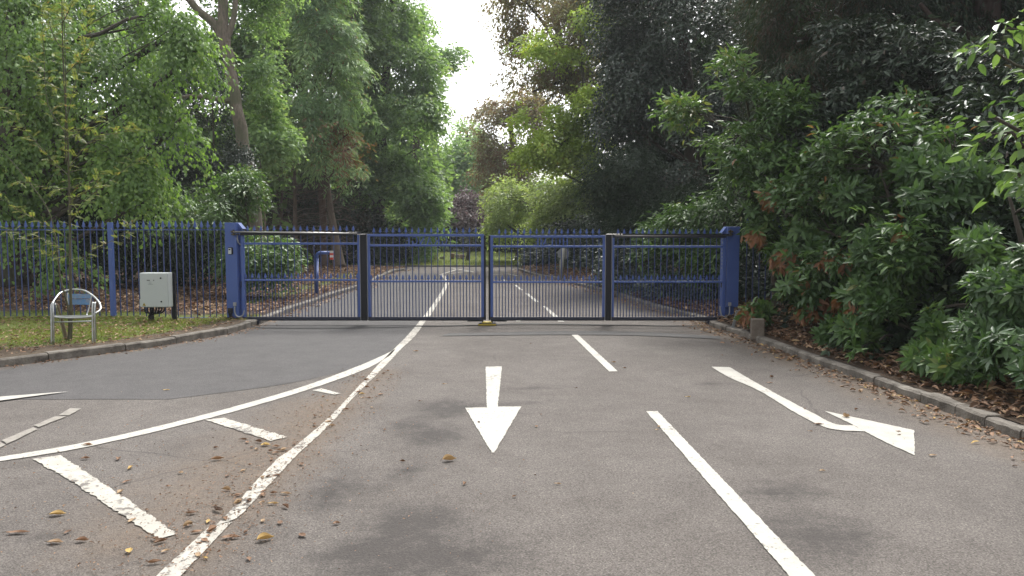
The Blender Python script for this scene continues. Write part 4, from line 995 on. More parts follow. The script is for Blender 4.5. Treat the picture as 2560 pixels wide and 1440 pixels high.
plant('sycamore_tree', 'hazy green sycamore filling the gaps behind the leaning beech', 'tree',
      [(120, 60, 33, 120, 80, 2), (260, 30, 33, 110, 70, 2), (300, 150, 33, 120, 80, 2), (120, 250, 33, 140, 100, 2), (380, 320, 33, 90, 80, 2), (400, 30, 33, 70, 50, 2), (520, 150, 33, 80, 60, 2), (620, 60, 33, 80, 70, 2), (600, 180, 33, 70, 60, 2), (430, 180, 33, 80, 70, 2), (660, 250, 33, 60, 60, 2), (560, 270, 33, 80, 60, 2), (540, -60, 33, 200, 60, 2), (620, 380, 32, 60, 60, 1.6), (680, 100, 33, 60, 60, 2), (480, 320, 32, 80, 60, 1.6)],
      3400, 13, 0.17, 0.115, F['oak'], [(470, 660, 33, .25), (440, 400, 33, .22), (400, 200, 33, .18), (360, 80, 33, .14), (340, -60, 33, .1)], 'bark_grey', L=0.9, droop=0.35, hole=0.05, hsc=0.8, seed=18, twigs=60)

def bare_tree(name, label, trunk, tiers, bk, seed, reach, droop=0.0, cat='bare tree'):
    r_ = random.Random(seed); tp = [Q(*q[:3]) for q in trunk]; b0 = tp[0]
    root = thing(name, label, cat, b0)
    pts = smooth_line([p - b0 for p in tp], 8); m = len(pts)
    ri = [np.interp(i / (m - 1) * (len(trunk) - 1), range(len(trunk)), [q[3] for q in trunk]) for i in range(m)]
    mb = MB(); mb.tube(pts, ri, 10); mb.build('trunk', M[bk], root, True)
    mb = MB()
    for k in range(tiers):
        f = 0.18 + 0.8 * k / tiers; i = int(f * (m - 1)); a = r_.uniform(0, 6.28); L = reach * (1.15 - f * 0.75) * r_.uniform(0.6, 1.15)
        d = Vector((math.cos(a), math.sin(a) * 0.8, 0)); s = pts[i]
        q = [s, s + d * L * 0.4 + Vector((0, 0, L * (0.12 - droop))), s + d * L * 0.75 + Vector((0, 0, L * (0.14 - droop * 2.2))), s + d * L + Vector((0, 0, L * (0.26 - droop * 3.2)))]
        mb.tube(smooth_line(q, 3), [0.02 - 0.0017 * j for j in range(10)], 5)
        for _ in range(5):
            t = r_.uniform(0.35, 0.95); p = s + d * L * t + Vector((0, 0, L * 0.14 * (1 - 4 * droop) * t)); e = Vector((r_.uniform(-1, 1), r_.uniform(-1, 1), r_.uniform(-.5, .3))).normalized() * L * r_.uniform(.2, .4)
            mb.tube([p, p + e * 0.5 + d * 0.05, p + e + d * 0.1], [0.009, 0.006, 0.003], 4)
    mb.build('branches', M[bk], root, True)
    return root
bare_tree('dead_conifer', 'dead bare conifer with thin upswept twigs before the hemlock', [(741, 670, 30.3, .10), (738, 560, 30.3, .085), (737, 450, 30.3, .06), (733, 370, 30.3, .02)], 46, 'bark_dead', 5, 1.7)
bare_tree('dead_conifer', 'dead brown twiggy conifer behind the thin bare one', [(700, 660, 32, .08), (703, 540, 32, .065), (706, 440, 32, .02)], 40, 'bark_dead', 6, 2.0, 0.12)
bare_tree('dead_conifer', 'leaning dark brown ribbed trunk beside the hemlock base', [(848, 668, 30, .27), (838, 600, 30.2, .17), (826, 520, 30.4, .12), (818, 440, 30.6, .05)], 26, 'bark_dead', 8, 1.8, 0.1)
bare_tree('thin_sapling', 'thin bare pale sapling close to the leaning beech trunk', [(664, 640, 23.5, .035), (662, 540, 23.5, .03), (657, 450, 23.5, .022), (650, 405, 23.5, .01)], 7, 'bark_grey', 9, .8, 0, 'sapling')
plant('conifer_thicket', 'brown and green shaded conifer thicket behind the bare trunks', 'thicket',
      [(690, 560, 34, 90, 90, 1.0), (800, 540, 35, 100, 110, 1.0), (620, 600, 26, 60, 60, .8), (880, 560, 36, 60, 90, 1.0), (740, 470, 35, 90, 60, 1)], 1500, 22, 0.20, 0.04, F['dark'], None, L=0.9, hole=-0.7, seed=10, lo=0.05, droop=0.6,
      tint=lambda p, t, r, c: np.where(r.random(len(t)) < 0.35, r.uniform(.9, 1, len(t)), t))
plant('hornbeam_tree', 'tall dense green hornbeam at the edge of the sky gap', 'tree',
      [(945, 50, 39, 85, 80, 3.0), (1010, 160, 38, 80, 70, 2.4), (920, 190, 39, 60, 70, 2.4), (1030, 270, 37.5, 72, 62, 2.2), (950, 310, 38, 80, 60, 2.4), (1045, 370, 37.5, 60, 52, 1.8), (980, 410, 37.6, 70, 52, 2), (1020, 470, 37.5, 75, 46, 2), (900, 440, 38, 50, 60, 1.8), (1055, 520, 37.4, 42, 42, 1.3), (1000, 555, 37.4, 60, 42, 1.4), (940, -60, 39, 110, 80, 3), (1005, 60, 39, 40, 70, 1.6), (940, 520, 37.8, 50, 40, 1.4)],
      4300, 15, 0.19, 0.12, F['beech'], [(945, 664, 38.5, .40), (945, 520, 38.5, .34), (950, 380, 38.5, .30), (965, 200, 38.5, .22), (980, 0, 38.5, .12)], 'bark_dark', L=1.0, droop=0.5, hole=0.08, hsc=0.9, seed=11, twigs=80, thick=.05)
plant('oak_tree', 'distant oak whose lone leafy bough juts into the sky gap', 'tree',
      [(1136, 135, 46, 34, 18, 1.0), (1105, 150, 46, 28, 22, 1), (1040, 70, 47, 40, 60, 1.6), (1085, 210, 46, 22, 26, .9), (1070, 130, 46.5, 40, 50, 1.4)], 520, 12, 0.20, 0.13, F['far'],
      [(1040, 655, 47, .3), (1040, 400, 47, .26), (1050, 200, 47, .2), (1060, 60, 47, .12)], 'bark_dark', L=0.9, hole=-0.2, hsc=0.7, seed=12, twigs=20)
plant('evergreen_shrub', 'dark evergreen shrubs at the hornbeam foot beyond the gate', 'shrub',
      [(860, 620, 36, 60, 45, 1.2), (930, 625, 35, 60, 42, 1.2), (990, 620, 35.5, 45, 45, 1), (900, 560, 37, 60, 40, 1)], 1500, 12, 0.16, 0.08, F['dark'], None, L=0.7, hole=-0.5, seed=13, lo=0.1)
plant('weeping_shrub', 'light green weeping shrub at the corner of the far lawn', 'shrub',
      [(1020, 610, 36.5, 32, 50, 1), (1050, 590, 37.5, 30, 45, 1), (985, 590, 37, 30, 40, 1)], 700, 13, 0.16, 0.07, F['beech'], None, L=0.8, droop=0.8, ldroop=0.7, hole=-0.2, seed=14)

# ---- beyond the far lawn
plant('lime_tree', 'pale green rounded tree closing the view at the end of the road', 'tree',
      [(1170, 400, 64, 75, 55, 3), (1130, 450, 63, 60, 60, 3), (1200, 470, 63, 60, 60, 3), (1168, 335, 66, 26, 34, 1.6), (1120, 390, 66, 36, 36, 2), (1160, 520, 62, 70, 40, 2.5)],
      1700, 12, 0.27, 0.19, F['far'], [(1165, 640, 64, .35), (1165, 480, 64, .3), (1168, 330, 64, .1)], 'bark_dark', L=1.4, hole=-0.25, hsc=0.45, seed=15, twigs=40)
plant('purple_plum', 'purple leaved plum tree in the middle beyond the far lawn', 'tree',
      [(1160, 540, 54, 62, 38, 2.2), (1110, 560, 54, 36, 34, 1.6), (1205, 560, 54, 32, 30, 1.4), (1165, 505, 54.5, 40, 25, 1.4)], 900, 12, 0.2, 0.11, F['purple'], [(1158, 648, 54, .14), (1158, 560, 54, .10), (1160, 510, 54, .03)], 'bark_dark', L=1.0, hole=-0.1, hsc=0.6, seed=16, twigs=50)
plant('evergreen_hedge', 'long dark hedge behind the row of timber boxes', 'hedge',
      [(1060, 620, 50, 70, 45, 1.4), (1150, 618, 50, 70, 40, 1.4), (1240, 615, 50, 70, 45, 1.4), (1320, 612, 49, 70, 50, 1.4), (1400, 605, 47, 60, 60, 1.4), (980, 610, 52, 70, 60, 1.4), (1100, 560, 56, 80, 40, 1.5), (1250, 560, 56, 80, 40, 1.5)],
      2600, 12, 0.23, 0.12, F['dark'], None, L=1.0, hole=-0.8, seed=17, lo=0.1)
bare_tree('shade_tree', 'slim dark trunk on the lawn leaning beside the end of the box row', [(1166, 664, 38, .12), (1172, 630, 38, .09), (1180, 590, 38, .06)], 6, 'bark_dark', 21, 1.0, 0, 'tree')
bare_tree('shade_tree', 'twisted slim trunk on the lawn near the first timber box', [(1060, 660, 38, .10), (1058, 630, 38, .07), (1050, 590, 38, .05)], 8, 'bark_grey', 22, 1.0, 0, 'tree')
bare_tree('shade_tree', 'small leaning trunk on the lawn left of the marker post', [(1287, 661, 38, .10), (1291, 640, 38, .08), (1297, 600, 38, .05)], 6, 'bark_dark', 23, 1.0, 0, 'tree')

# ---- right of the road, beyond the gate
ch_t = lambda f: (lambda p, t, r, c: np.where(r.random(len(t)) < np.clip(f + 0.35 * wob(c, 0.9, 5), 0.05, 0.95), r.uniform(.9, 1, len(t)), t))
plant('horse_chestnut', 'tall thin crowned horse chestnut turning brown against the sky', 'tree',
      [(1320, 20, 34, 85, 70, 2.5), (1400, -20, 33, 100, 80, 2.6), (1350, 110, 33.5, 80, 50, 2.2), (1450, 90, 32, 90, 90, 2.6), (1280, 80, 34.5, 32, 50, 1.4), (1310, 185, 34, 52, 30, 1.5), (1400, 200, 33, 90, 50, 2), (1500, 20, 32, 100, 90, 2.6), (1290, -60, 34, 60, 60, 2), (1420, 150, 32.6, 80, 40, 1.6)],
      2300, 13, 0.16, 0.075, F['chestnut'], [(1500, 690, 34, .32), (1480, 450, 34, .28), (1440, 250, 34, .22), (1400, 100, 34, .15), (1370, -80, 34, .08)], 'bark_dark', L=0.9, hole=0.02, hsc=0.9, seed=31, droop=0.45, ldroop=0.6, tint=ch_t(0.30),
      extra=[[(1440, 250, 34, .13), (1390, 170, 33.4, .10), (1330, 120, 33, .07), (1270, 100, 33, .04)], [(1560, 150, 33, .10), (1480, 190, 32.5, .09), (1400, 205, 32, .07), (1330, 230, 32, .04)], [(1420, 160, 34, .1), (1360, 60, 33.6, .07), (1310, 0, 33.4, .04)]], twigs=130)
plant('horse_chestnut', 'second browning horse chestnut lower and farther along the road', 'tree',
      [(1260, 300, 50, 70, 55, 2.4), (1230, 360, 50, 45, 50, 2), (1310, 350, 49, 60, 70, 2.4), (1260, 430, 49, 60, 60, 2), (1320, 270, 49, 50, 45, 2)], 1500, 12, 0.20, 0.10, F['chestnut'], [(1290, 650, 50, .3), (1285, 450, 50, .24), (1275, 280, 50, .1)], 'bark_dark', L=1.0, hole=-0.1, hsc=0.6, seed=32, ldroop=0.5, tint=ch_t(0.42), twigs=60)
plant('maple_tree', 'bright yellow green maple glowing below the browning chestnut', 'tree',
      [(1400, 110, 30, 100, 34, 1.6), (1470, 60, 29.5, 50, 40, 1.2), (1370, 300, 29.5, 75, 42, 1.4), (1440, 280, 29, 75, 45, 1.4), (1400, 360, 29, 85, 45, 1.5), (1470, 340, 28.6, 52, 45, 1.2), (1350, 390, 29.4, 55, 32, 1.1), (1430, 410, 29, 50, 26, 1.1), (1480, 240, 28.6, 30, 25, .8)],
      1500, 14, 0.13, 0.10, F['bright'], [(1500, 690, 30, .13), (1490, 500, 30, .11), (1470, 330, 30, .08), (1450, 100, 30, .04)], 'bark_dark', L=0.75, hole=-0.05, hsc=1.0, seed=33, droop=0.3, tint=lambda p, t, r, c: np.where(r.random(len(t)) < 0.02, .93, t - 0.12 * (c[:, 2] > 8)), twigs=60)
plant('hazel_tree', 'thin olive leaved hazel with sky showing through beyond the gate', 'tree',
      [(1280, 500, 37, 62, 60, 1.8), (1350, 470, 36, 70, 62, 1.8), (1420, 490, 34, 62, 60, 1.6), (1300, 570, 37, 70, 42, 1.6), (1390, 560, 35, 70, 50, 1.6), (1460, 540, 33, 50, 55, 1.4), (1250, 560, 38, 32, 40, 1.2), (1470, 450, 33, 50, 50, 1.4)],
      2300, 12, 0.14, 0.075, F['olive'], [(1440, 690, 34.5, .10), (1420, 560, 34.5, .08), (1400, 450, 34.5, .04)], 'bark_dark', L=0.8, hole=-0.12, hsc=0.9, seed=34, twigs=110)
plant('holly_bush', 'glossy dark roadside shrubs behind the round sign', 'shrub',
      [(1340, 640, 33, 36, 34, 1.0), (1400, 640, 30, 50, 40, 1.0), (1470, 640, 27, 62, 55, 1.1), (1540, 640, 24, 70, 65, 1.1), (1440, 580, 29, 60, 40, 1), (1600, 660, 21, 70, 62, 1.0), (1520, 570, 26, 60, 50, 1)],
      3000, 12, 0.095, 0.055, F['holly'], None, L=0.5, hole=-0.35, seed=35, lo=0.15)
plant('holly_tree', 'huge dark glossy holly rising behind the right hand gate', 'tree',
      [(1620, 60, 23, 130, 130, 2.0), (1720, 180, 22, 130, 140, 2.0), (1590, 210, 22.5, 90, 110, 1.6), (1640, 330, 22, 100, 100, 1.6), (1760, 330, 21, 110, 120, 1.6), (1740, 20, 22, 150, 120, 2.0), (1850, 120, 20, 120, 160, 1.8), (1700, 450, 21, 110, 90, 1.5), (1560, 120, 23.5, 60, 80, 1.4), (1860, 330, 19.5, 80, 110, 1.4), (1660, -70, 23, 200, 90, 2), (1530, 290, 23, 50, 70, 1.1)],
      6500, 13, 0.10, 0.058, F['holly'], [(1750, 760, 23, .28), (1740, 500, 23, .25), (1720, 250, 23, .2), (1700, -50, 23, .1)], 'bark_dark', L=0.55, droop=0.45, ldroop=0.5, hole=-0.05, hsc=1.0, seed=36, lo=0.45, twigs=60, tint=lambda p, t, r, c: np.where(r.random(len(t)) < 0.035, r.uniform(.88, .97, len(t)), t))
plant('yew_tree', 'blackish green yew standing before the holly above the gate spikes', 'conifer',
      [(1560, 420, 19.5, 90, 50, 1.2), (1520, 470, 19.5, 62, 60, 1.1), (1600, 490, 19.2, 90, 62, 1.2), (1680, 530, 18.6, 90, 62, 1.2), (1560, 545, 19, 80, 45, 1.1), (1760, 520, 17.8, 80, 80, 1.1)], 1500, 30, 0.12, 0.022, F['dark'], [(1610, 700, 19.6, .14), (1600, 560, 19.6, .11), (1590, 420, 19.6, .04)], 'bark_dark', L=0.6, droop=0.5, spread=0.5, thick=0.04, ldroop=0.4, hole=-0.35, seed=37, lo=0.2, twigs=30)
plant('laurel_bush', 'long leaved laurel bush behind the last gate leaf and its pillar', 'shrub',
      [(1720, 560, 15.6, 70, 50, .7), (1790, 520, 15.2, 60, 60, .7), (1700, 640, 15.6, 90, 50, .8), (1790, 640, 15.0, 60, 60, .7), (1650, 580, 16.4, 50, 40, .7), (1830, 460, 14.6, 50, 60, .6)], 900, 9, 0.12, 0.04, F['rhodo'], None, L=0.45, droop=0.35, ldroop=0.35, hole=-0.2, seed=38, shape='fan', hsc=1.3)
plant('evergreen_shrub', 'low dark ground shrubs under the laurel behind the gate', 'shrub',
      [(1600, 700, 18.5, 70, 40, .8), (1690, 710, 16.6, 80, 45, .8), (1780, 720, 15.3, 70, 50, .7), (1860, 690, 14.6, 70, 70, .7), (1540, 690, 21, 50, 30, .8)], 1500, 11, 0.085, 0.05, F['holly'], None, L=0.45, hole=-0.25, seed=39, lo=0.15)

# ---- right bank, near
plant('cypress_tree', 'huge dark cypress with hanging sprays filling the shade above the bank', 'conifer',
      [(2000, 40, 14.5, 120, 90, 1.4), (2180, 20, 13.5, 130, 90, 1.4), (2360, 10, 12.8, 110, 90, 1.2), (2540, 40, 12, 80, 120, 1.0), (2100, 160, 13.6, 130, 60, 1.3), (2280, 170, 12.8, 130, 70, 1.2), (2500, 240, 12, 110, 80, 1.1), (2000, 230, 14, 100, 60, 1.2), (2180, 290, 13, 130, 55, 1.1), (2380, 310, 12.4, 120, 60, 1.0), (2560, 380, 11.6, 100, 90, 1.0), (2060, 150, 12.6, 110, 15, .5), (1960, 180, 12.5, 70, 14, .4), (2120, 340, 12.8, 110, 30, .8), (2320, 400, 12, 120, 40, .8), (2250, -110, 13, 420, 80, 1.8)],
      5200, 40, 0.10, 0.018, F['dark'], [(2462, 900, 13.2, .26), (2464, 500, 13.2, .24), (2466, 150, 12.4, .20), (2470, -200, 12.4, .16)], 'bark_brown', L=0.5, droop=0.8, spread=0.32, thick=0.03, ldroop=0.8, hole=-0.35, hsc=1.1, seed=40, lo=0.2, twigs=200, tint=lambda p, t, r, c: np.where(r.random(len(t)) < 0.10, r.uniform(.9, 1, len(t)), t + .25 * (c[:, 0] < 5.6)), jit=.3,
      extra=[[(2466, 160, 12.3, .09), (2420, 85, 12.2, .06), (2350, 60, 12.0, .045), (2300, 10, 11.9, .03)]])
plant('cypress_tree', 'shaded conifer with a dull brown trunk between the holly and the huge cypress', 'conifer',
      [(1960, 40, 17, 100, 100, 1.3), (1930, 200, 16.5, 80, 80, 1.2), (1960, 360, 16, 90, 80, 1.1), (2060, 430, 15.6, 110, 60, 1.1), (1900, 420, 16.5, 60, 70, 1), (2200, 480, 14.5, 160, 60, 1.0), (2400, 480, 13.5, 140, 60, 1)], 2600, 40, 0.095, 0.014, F['dark'], [(1998, 800, 17.3, .2), (1995, 400, 17.3, .18), (1990, 0, 17.3, .15)], 'bark_dark', L=0.6, droop=0.6, ldroop=0.5, spread=.4, hole=-0.25, seed=41, lo=0.15, tint=lambda p, t, r, c: np.where(r.random(len(t)) < 0.12, r.uniform(.9, 1, len(t)), t + .15))
BRN = [(1885, 600, 42, 45), (1915, 490, 40, 28), (1990, 800, 60, 45), (2075, 770, 75, 40), (2090, 640, 55, 28), (1970, 640, 45, 30), (2250, 560, 30, 36), (1880, 770, 30, 30), (2010, 700, 40, 22), (2150, 790, 30, 22)]
def rh_t(lv):                               # bunches of dead leaves sit at these places of the bushes
    def f(p, t, r, c):
        px = 1280 + c[:, 0] / c[:, 1] * FPX / math.cos(PITCH) * 1.0; py = HOR - (c[:, 2] - CAM_H) / c[:, 1] * FPX
        m = np.zeros(len(t))
        for a, b, u, v in BRN: m = np.maximum(m, 1.3 - np.hypot((px - a) / u, (py - b) / v))
        dead = (m + .3 * wob(c, 3.1, 2) > 0.45) & (r.random(len(t)) < .85)
        out = np.where(dead, r.uniform(.88, 1, len(t)), t + lv)
        return np.where(r.random(len(t)) < 0.004, 0.87, out)
    return f
plant('laurel_bush', 'light green laurel reaching upright sprays against the dark holly', 'shrub',
      [(1840, 340, 12.6, 75, 45, .6), (1770, 290, 12.8, 62, 26, .4), (1870, 230, 12.4, 55, 40, .5), (1960, 280, 12, 60, 50, .5), (1700, 265, 13, 40, 20, .3), (1830, 160, 12.4, 34, 30, .4), (1900, 130, 12.4, 30, 34, .4), (1890, 400, 12.2, 70, 40, .5), (2000, 370, 12, 70, 40, .5), (1960, 440, 12, 80, 40, .5)],
      620, 9, 0.135, 0.043, F['laurel'], [(1935, 850, 12.6, .05), (1930, 600, 12.6, .045), (1890, 400, 12.5, .03), (1860, 200, 12.4, .015)], 'bark_dark', L=0.42, droop=0.2, ldroop=0.12, spread=0.42, hole=0.08, seed=42, shape='fan', hsc=1.9, twigs=90, thick=.04)
plant('rhododendron', 'rhododendron with large bunches of dead rust brown leaves beside the railings', 'shrub',
      [(1945, 500, 11.6, 65, 55, .6), (1890, 595, 11.7, 36, 40, .3), (2010, 450, 11.2, 90, 55, .6), (2060, 560, 10.8, 100, 60, .6), (1995, 640, 11, 60, 55, .5), (2030, 755, 10.2, 90, 50, .5), (2130, 690, 9.8, 70, 60, .5), (1910, 430, 12, 60, 40, .5), (1890, 780, 11.3, 34, 28, .2), (2120, 420, 11, 90, 45, .6), (2120, 800, 9.4, 60, 44, .4), (1975, 795, 10.6, 60, 34, .3), (2080, 820, 9.6, 60, 34, .3)],
      3000, 8, 0.14, 0.052, F['rhodo'], None, mode='rosette', drop=.25, droop=0.22, hole=.06, hsc=2.0, seed=43, shape='fan', lo=0.3, twigs=160, tint=rh_t(0), base=(4.5, 11.0, 0.2), up=.45)
plant('rhododendron', 'dense green rhododendron in the middle of the bank above the leaf litter', 'shrub',
      [(2180, 500, 9.8, 110, 70, .6), (2230, 620, 9.0, 110, 75, .6), (2180, 740, 8.9, 80, 60, .5), (2320, 530, 8.9, 110, 80, .6), (2330, 680, 8.4, 110, 80, .6), (2250, 810, 8.2, 85, 60, .4), (2370, 820, 7.8, 80, 70, .4), (2400, 460, 8.9, 110, 60, .6), (2300, 430, 9.4, 110, 50, .6), (2400, 640, 8.2, 60, 90, .4), (2420, 760, 7.8, 60, 70, .4), (2300, 890, 7.6, 70, 34, .3), (2390, 905, 7.2, 70, 40, .3), (2200, 850, 8.2, 70, 44, .3), (2150, 820, 8.8, 60, 40, .3), (2200, 420, 10, 110, 50, .6)],
      4200, 8, 0.13, 0.046, F['rhodo'], None, mode='rosette', drop=.25, droop=0.15, hole=.08, hsc=2.0, seed=44, shape='fan', lo=0.4, twigs=190, tint=rh_t(0), base=(4.7, 9.0, 0.2), up=.45)
plant('rhododendron', 'glossy narrow leaved rhododendron nearest the viewer at the picture edge', 'shrub',
      [(2490, 600, 7.6, 80, 70, .5), (2530, 730, 7.0, 90, 80, .5), (2480, 840, 7.0, 80, 70, .4), (2600, 500, 7.4, 90, 80, .5), (2560, 890, 6.4, 90, 70, .4), (2470, 900, 6.9, 70, 50, .35), (2560, 960, 6.1, 60, 40, .3), (2640, 700, 6.8, 90, 190, .5), (2520, 480, 7.8, 90, 60, .5), (2680, 900, 6.2, 80, 90, .4)],
      2700, 8, 0.115, 0.036, F['laurel'], None, mode='rosette', drop=.25, droop=0.2, hole=.08, hsc=2.2, seed=45, shape='fan', lo=0.4, twigs=150, base=(4.9, 7.2, 0.2), up=.4, tint=lambda p, t, r, c: t - .22)
plant('cherry_laurel', 'upright sprayed laurel threaded through the top of the rhododendrons', 'shrub',
      [(2080, 380, 10.6, 80, 70, .5), (2230, 350, 9.9, 90, 80, .5), (2380, 370, 9.2, 90, 80, .5), (2300, 270, 10.4, 130, 50, .5), (2480, 330, 8.8, 60, 90, .4), (2150, 560, 9.4, 80, 60, .4), (2280, 620, 8.6, 80, 70, .4), (1950, 520, 11, 60, 50, .4), (2030, 470, 10.8, 90, 40, .4), (1920, 400, 11.6, 60, 40, .4), (2420, 600, 8, 70, 70, .4), (2060, 660, 10, 60, 50, .4)],
      420, 10, 0.125, 0.047, F['laurel'], None, L=0.42, droop=0.2, ldroop=0.15, spread=0.42, hole=0.22, seed=49, shape='fan', hsc=1.9, twigs=120, thick=.04, base=(4.9, 9.4, 0.2), tint=lambda p, t, r, c: np.where(r.random(len(t)) < .02, .95, np.clip(t - .1, 0, .82)))
plant('cherry_laurel', 'overhanging branch of big pale leaves entering the frame beside the dark cypress', 'shrub',
      [(2520, 70, 5.6, 62, 30, .25), (2470, 110, 5.6, 40, 22, .2), (2530, 330, 5.4, 50, 42, .25), (2480, 290, 5.4, 36, 24, .2), (2540, 430, 5.4, 45, 40, .25), (2600, 250, 5.6, 40, 160, .3)],
      44, 7, 0.115, 0.05, F['laurel'], [(3000, 1500, 5.9, .05), (2850, 700, 5.8, .04), (2700, 350, 5.6, .03), (2620, 100, 5.5, .012)], 'bark_dark', L=0.28, droop=0.3, ldroop=0.35, spread=0.4, hole=-1, seed=46, shape='fan', twigs=16, tint=lambda p, t, r, c: np.clip(t + .12, 0, .8))
plant('cherry_laurel', 'dark leaved laurel climbing into the shade above the rhododendrons', 'shrub',
      [(2060, 300, 12, 90, 60, .5), (2170, 230, 11.8, 100, 70, .5), (2310, 260, 11, 120, 70, .5), (2460, 300, 10, 90, 90, .5), (2130, 110, 12, 110, 60, .5), (2280, 120, 11.4, 110, 60, .5), (2420, 160, 10.8, 90, 60, .5), (2200, 380, 11, 120, 50, .5), (2060, 390, 11.6, 80, 50, .5), (2560, 200, 10, 60, 90, .4), (1990, 200, 12.6, 60, 60, .4)],
      1500, 10, 0.115, 0.04, F['holly'], None, L=0.45, droop=0.35, ldroop=0.3, spread=0.42, hole=0.02, seed=50, shape='fan', hsc=1.7, twigs=120, thick=.05, base=(5.6, 10.6, 0.3), tint=lambda p, t, r, c: np.where(r.random(len(t)) < .03, .95, np.clip(t + .1, 0, .82)))
plant('seedling_shrub', 'small pale rosetted seedling shrubs rooted in the leaf litter of the bank', 'plant',
      [(2238, 848, 8.8, 20, 12, .12), (2215, 840, 8.8, 20, 14, .1), (2365, 830, 8.2, 26, 26, .15), (2355, 880, 8.1, 20, 16, .12)], 22, 8, 0.12, 0.04, F['laurel'], None, mode='rosette', droop=0.1, hole=-2, seed=47, shape='fan', twigs=8, base=(4.4, 8.6, 0.2), tint=lambda p, t, r, c: np.clip(t + .2, 0, .8))
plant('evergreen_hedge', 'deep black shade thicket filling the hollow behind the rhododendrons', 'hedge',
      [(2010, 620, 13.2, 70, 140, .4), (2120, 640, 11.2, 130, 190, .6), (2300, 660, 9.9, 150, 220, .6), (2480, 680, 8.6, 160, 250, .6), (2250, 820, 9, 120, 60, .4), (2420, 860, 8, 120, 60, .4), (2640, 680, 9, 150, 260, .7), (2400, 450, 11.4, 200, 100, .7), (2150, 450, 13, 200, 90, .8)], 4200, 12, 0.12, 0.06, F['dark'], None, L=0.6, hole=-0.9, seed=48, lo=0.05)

# ---- masses far behind
def mass(name, label, boxes, n, ln, wd, mat, seed):
    rng = np.random.default_rng(seed); ps = []
    for x0, x1, y0, y1, z0, z1 in boxes: ps.append(rng.uniform((x0, y0, z0), (x1, y1, z1), (n, 3)))
    p = np.concatenate(ps); p = p[wob(p, 0.35, seed) > -0.45]
    d = rng.normal(size=p.shape); nr = rng.normal(size=p.shape) + np.array([0, 0, 0.8])
    o = leaf_mesh(name, p, d, nr, ln * rng.uniform(.6, 1.3, len(p)), wd * rng.uniform(.6, 1.3, len(p)), 0.4 + 0.2 * wob(p, 0.5, seed) + rng.normal(size=len(p)) * .12, mat, None, 'diamond'); tag(o, label, kind='stuff')
mass('treeline', 'far wood closing the horizon behind the oak and lime trees', [(-45, -14, 44, 52, 0, 9), (-30, -4, 48, 54, 0, 7), (-22, -9, 30, 40, 0, 6), (-14, -5.2, 50, 56, 0, 10)], 9000, .55, .38, F['oak'], 61)
mass('treeline', 'far wood closing the horizon behind the hedge of the far lawn', [(-12, 26, 66, 74, 0, 6), (10, 40, 52, 62, 0, 12)], 9000, .6, .4, F['far'], 62)
mass('treeline', 'dark wood behind the holly and cypress on the bank', [(8, 26, 26, 34, 0, 12), (9, 20, 14, 24, 0, 9), (4.2, 10, 34, 40, 0, 13), (4.6, 8.5, 26, 30, 0, 8), (6.5, 13, 15.5, 18, 0, 9), (8, 12, 12, 16, 2, 9)], 9000, .4, .25, F['dark'], 63)

# ---- sapling in the chair, its stake
sb = P(175, 853, 0.09); rng = np.random.default_rng(71)
sap = thing('rowan_sapling', 'slender young rowan with feathery yellowish leaflets growing through the metal chair', 'sapling', sb)
def sq(px, py, dy=0.0): return Q(px, py, sb.y + dy) - sb
main = smooth_line([Vector((0, 0, -0.05)), sq(178, 800), sq(176, 700), sq(175, 560), sq(172, 430), sq(168, 330), sq(160, 200), sq(157, 100), sq(155, 20), sq(155, -60)], 6)
rm = [0.021 * (1 - 0.82 * i / (len(main) - 1)) for i in range(len(main))]
mb = MB(); mb.tube(main, rm, 9)
mb.tube(smooth_line([Vector((-.03, 0, -.05)), sq(172, 780), sq(150, 690, .02), sq(140, 600, .05), sq(118, 520, .1), sq(60, 440, .15), sq(0, 370, .2)], 5), [0.014 - 0.00035 * i for i in range(31)], 7)
mb.tube(smooth_line([sq(165, 410), sq(163, 330, -.02), sq(165, 230, -.04), sq(161, 60, -.05), sq(158, -60, -.05)], 5), [0.010 - 0.0004 * i for i in range(21)], 6)
TW = [[(177, 670), (220, 635), (290, 595), (330, 560)], [(175, 600), (110, 560), (40, 520), (-20, 480)], [(174, 560), (215, 500), (290, 440), (340, 400)], [(172, 440), (120, 390), (70, 330), (20, 270)], [(171, 420), (230, 350), (300, 330), (350, 322)],
      [(169, 340), (120, 260), (110, 130), (105, 20)], [(166, 300), (190, 200), (215, 100), (220, 20)], [(163, 230), (110, 200), (70, 150)], [(160, 190), (200, 150), (225, 120)], [(158, 130), (130, 80), (120, 30)], [(175, 640), (120, 600), (20, 575)], [(172, 500), (230, 470), (250, 430)],
      [(174, 640), (130, 640), (70, 600)], [(173, 470), (130, 470), (40, 450)], [(168, 350), (215, 320), (250, 290)], [(155, 60), (175, 20), (190, -30)]]
fr_pos, fr_dir = [], []
for k, tw in enumerate(TW):
    dy = rnd.uniform(-0.35, 0.35)
    line = smooth_line([sq(q[0], q[1], dy * i / (len(tw) - 1)) for i, q in enumerate(tw)], 5)
    mb.tube(line, [0.0065 - 0.0045 * i / (len(line) - 1) for i in range(len(line))], 5)
    for i in range(2, len(line)):
        for s in (0, 1):
            if rnd.random() < 0.9:
                t = (line[i] - line[i - 1]).normalized()
                d = (t * 0.5 + Vector((rnd.uniform(-1, 1), rnd.uniform(-1, .6), rnd.uniform(-.5, .5)))).normalized()
                fr_pos.append(line[i]); fr_dir.append(d)
for i in range(18, len(main)):
    for s in range(2):
        fr_pos.append(main[i]); fr_dir.append(Vector((rnd.uniform(-1, 1), rnd.uniform(-1, 1), rnd.uniform(-.2, .6))).normalized())
ps, ds, ns, rach = [], [], [], mb
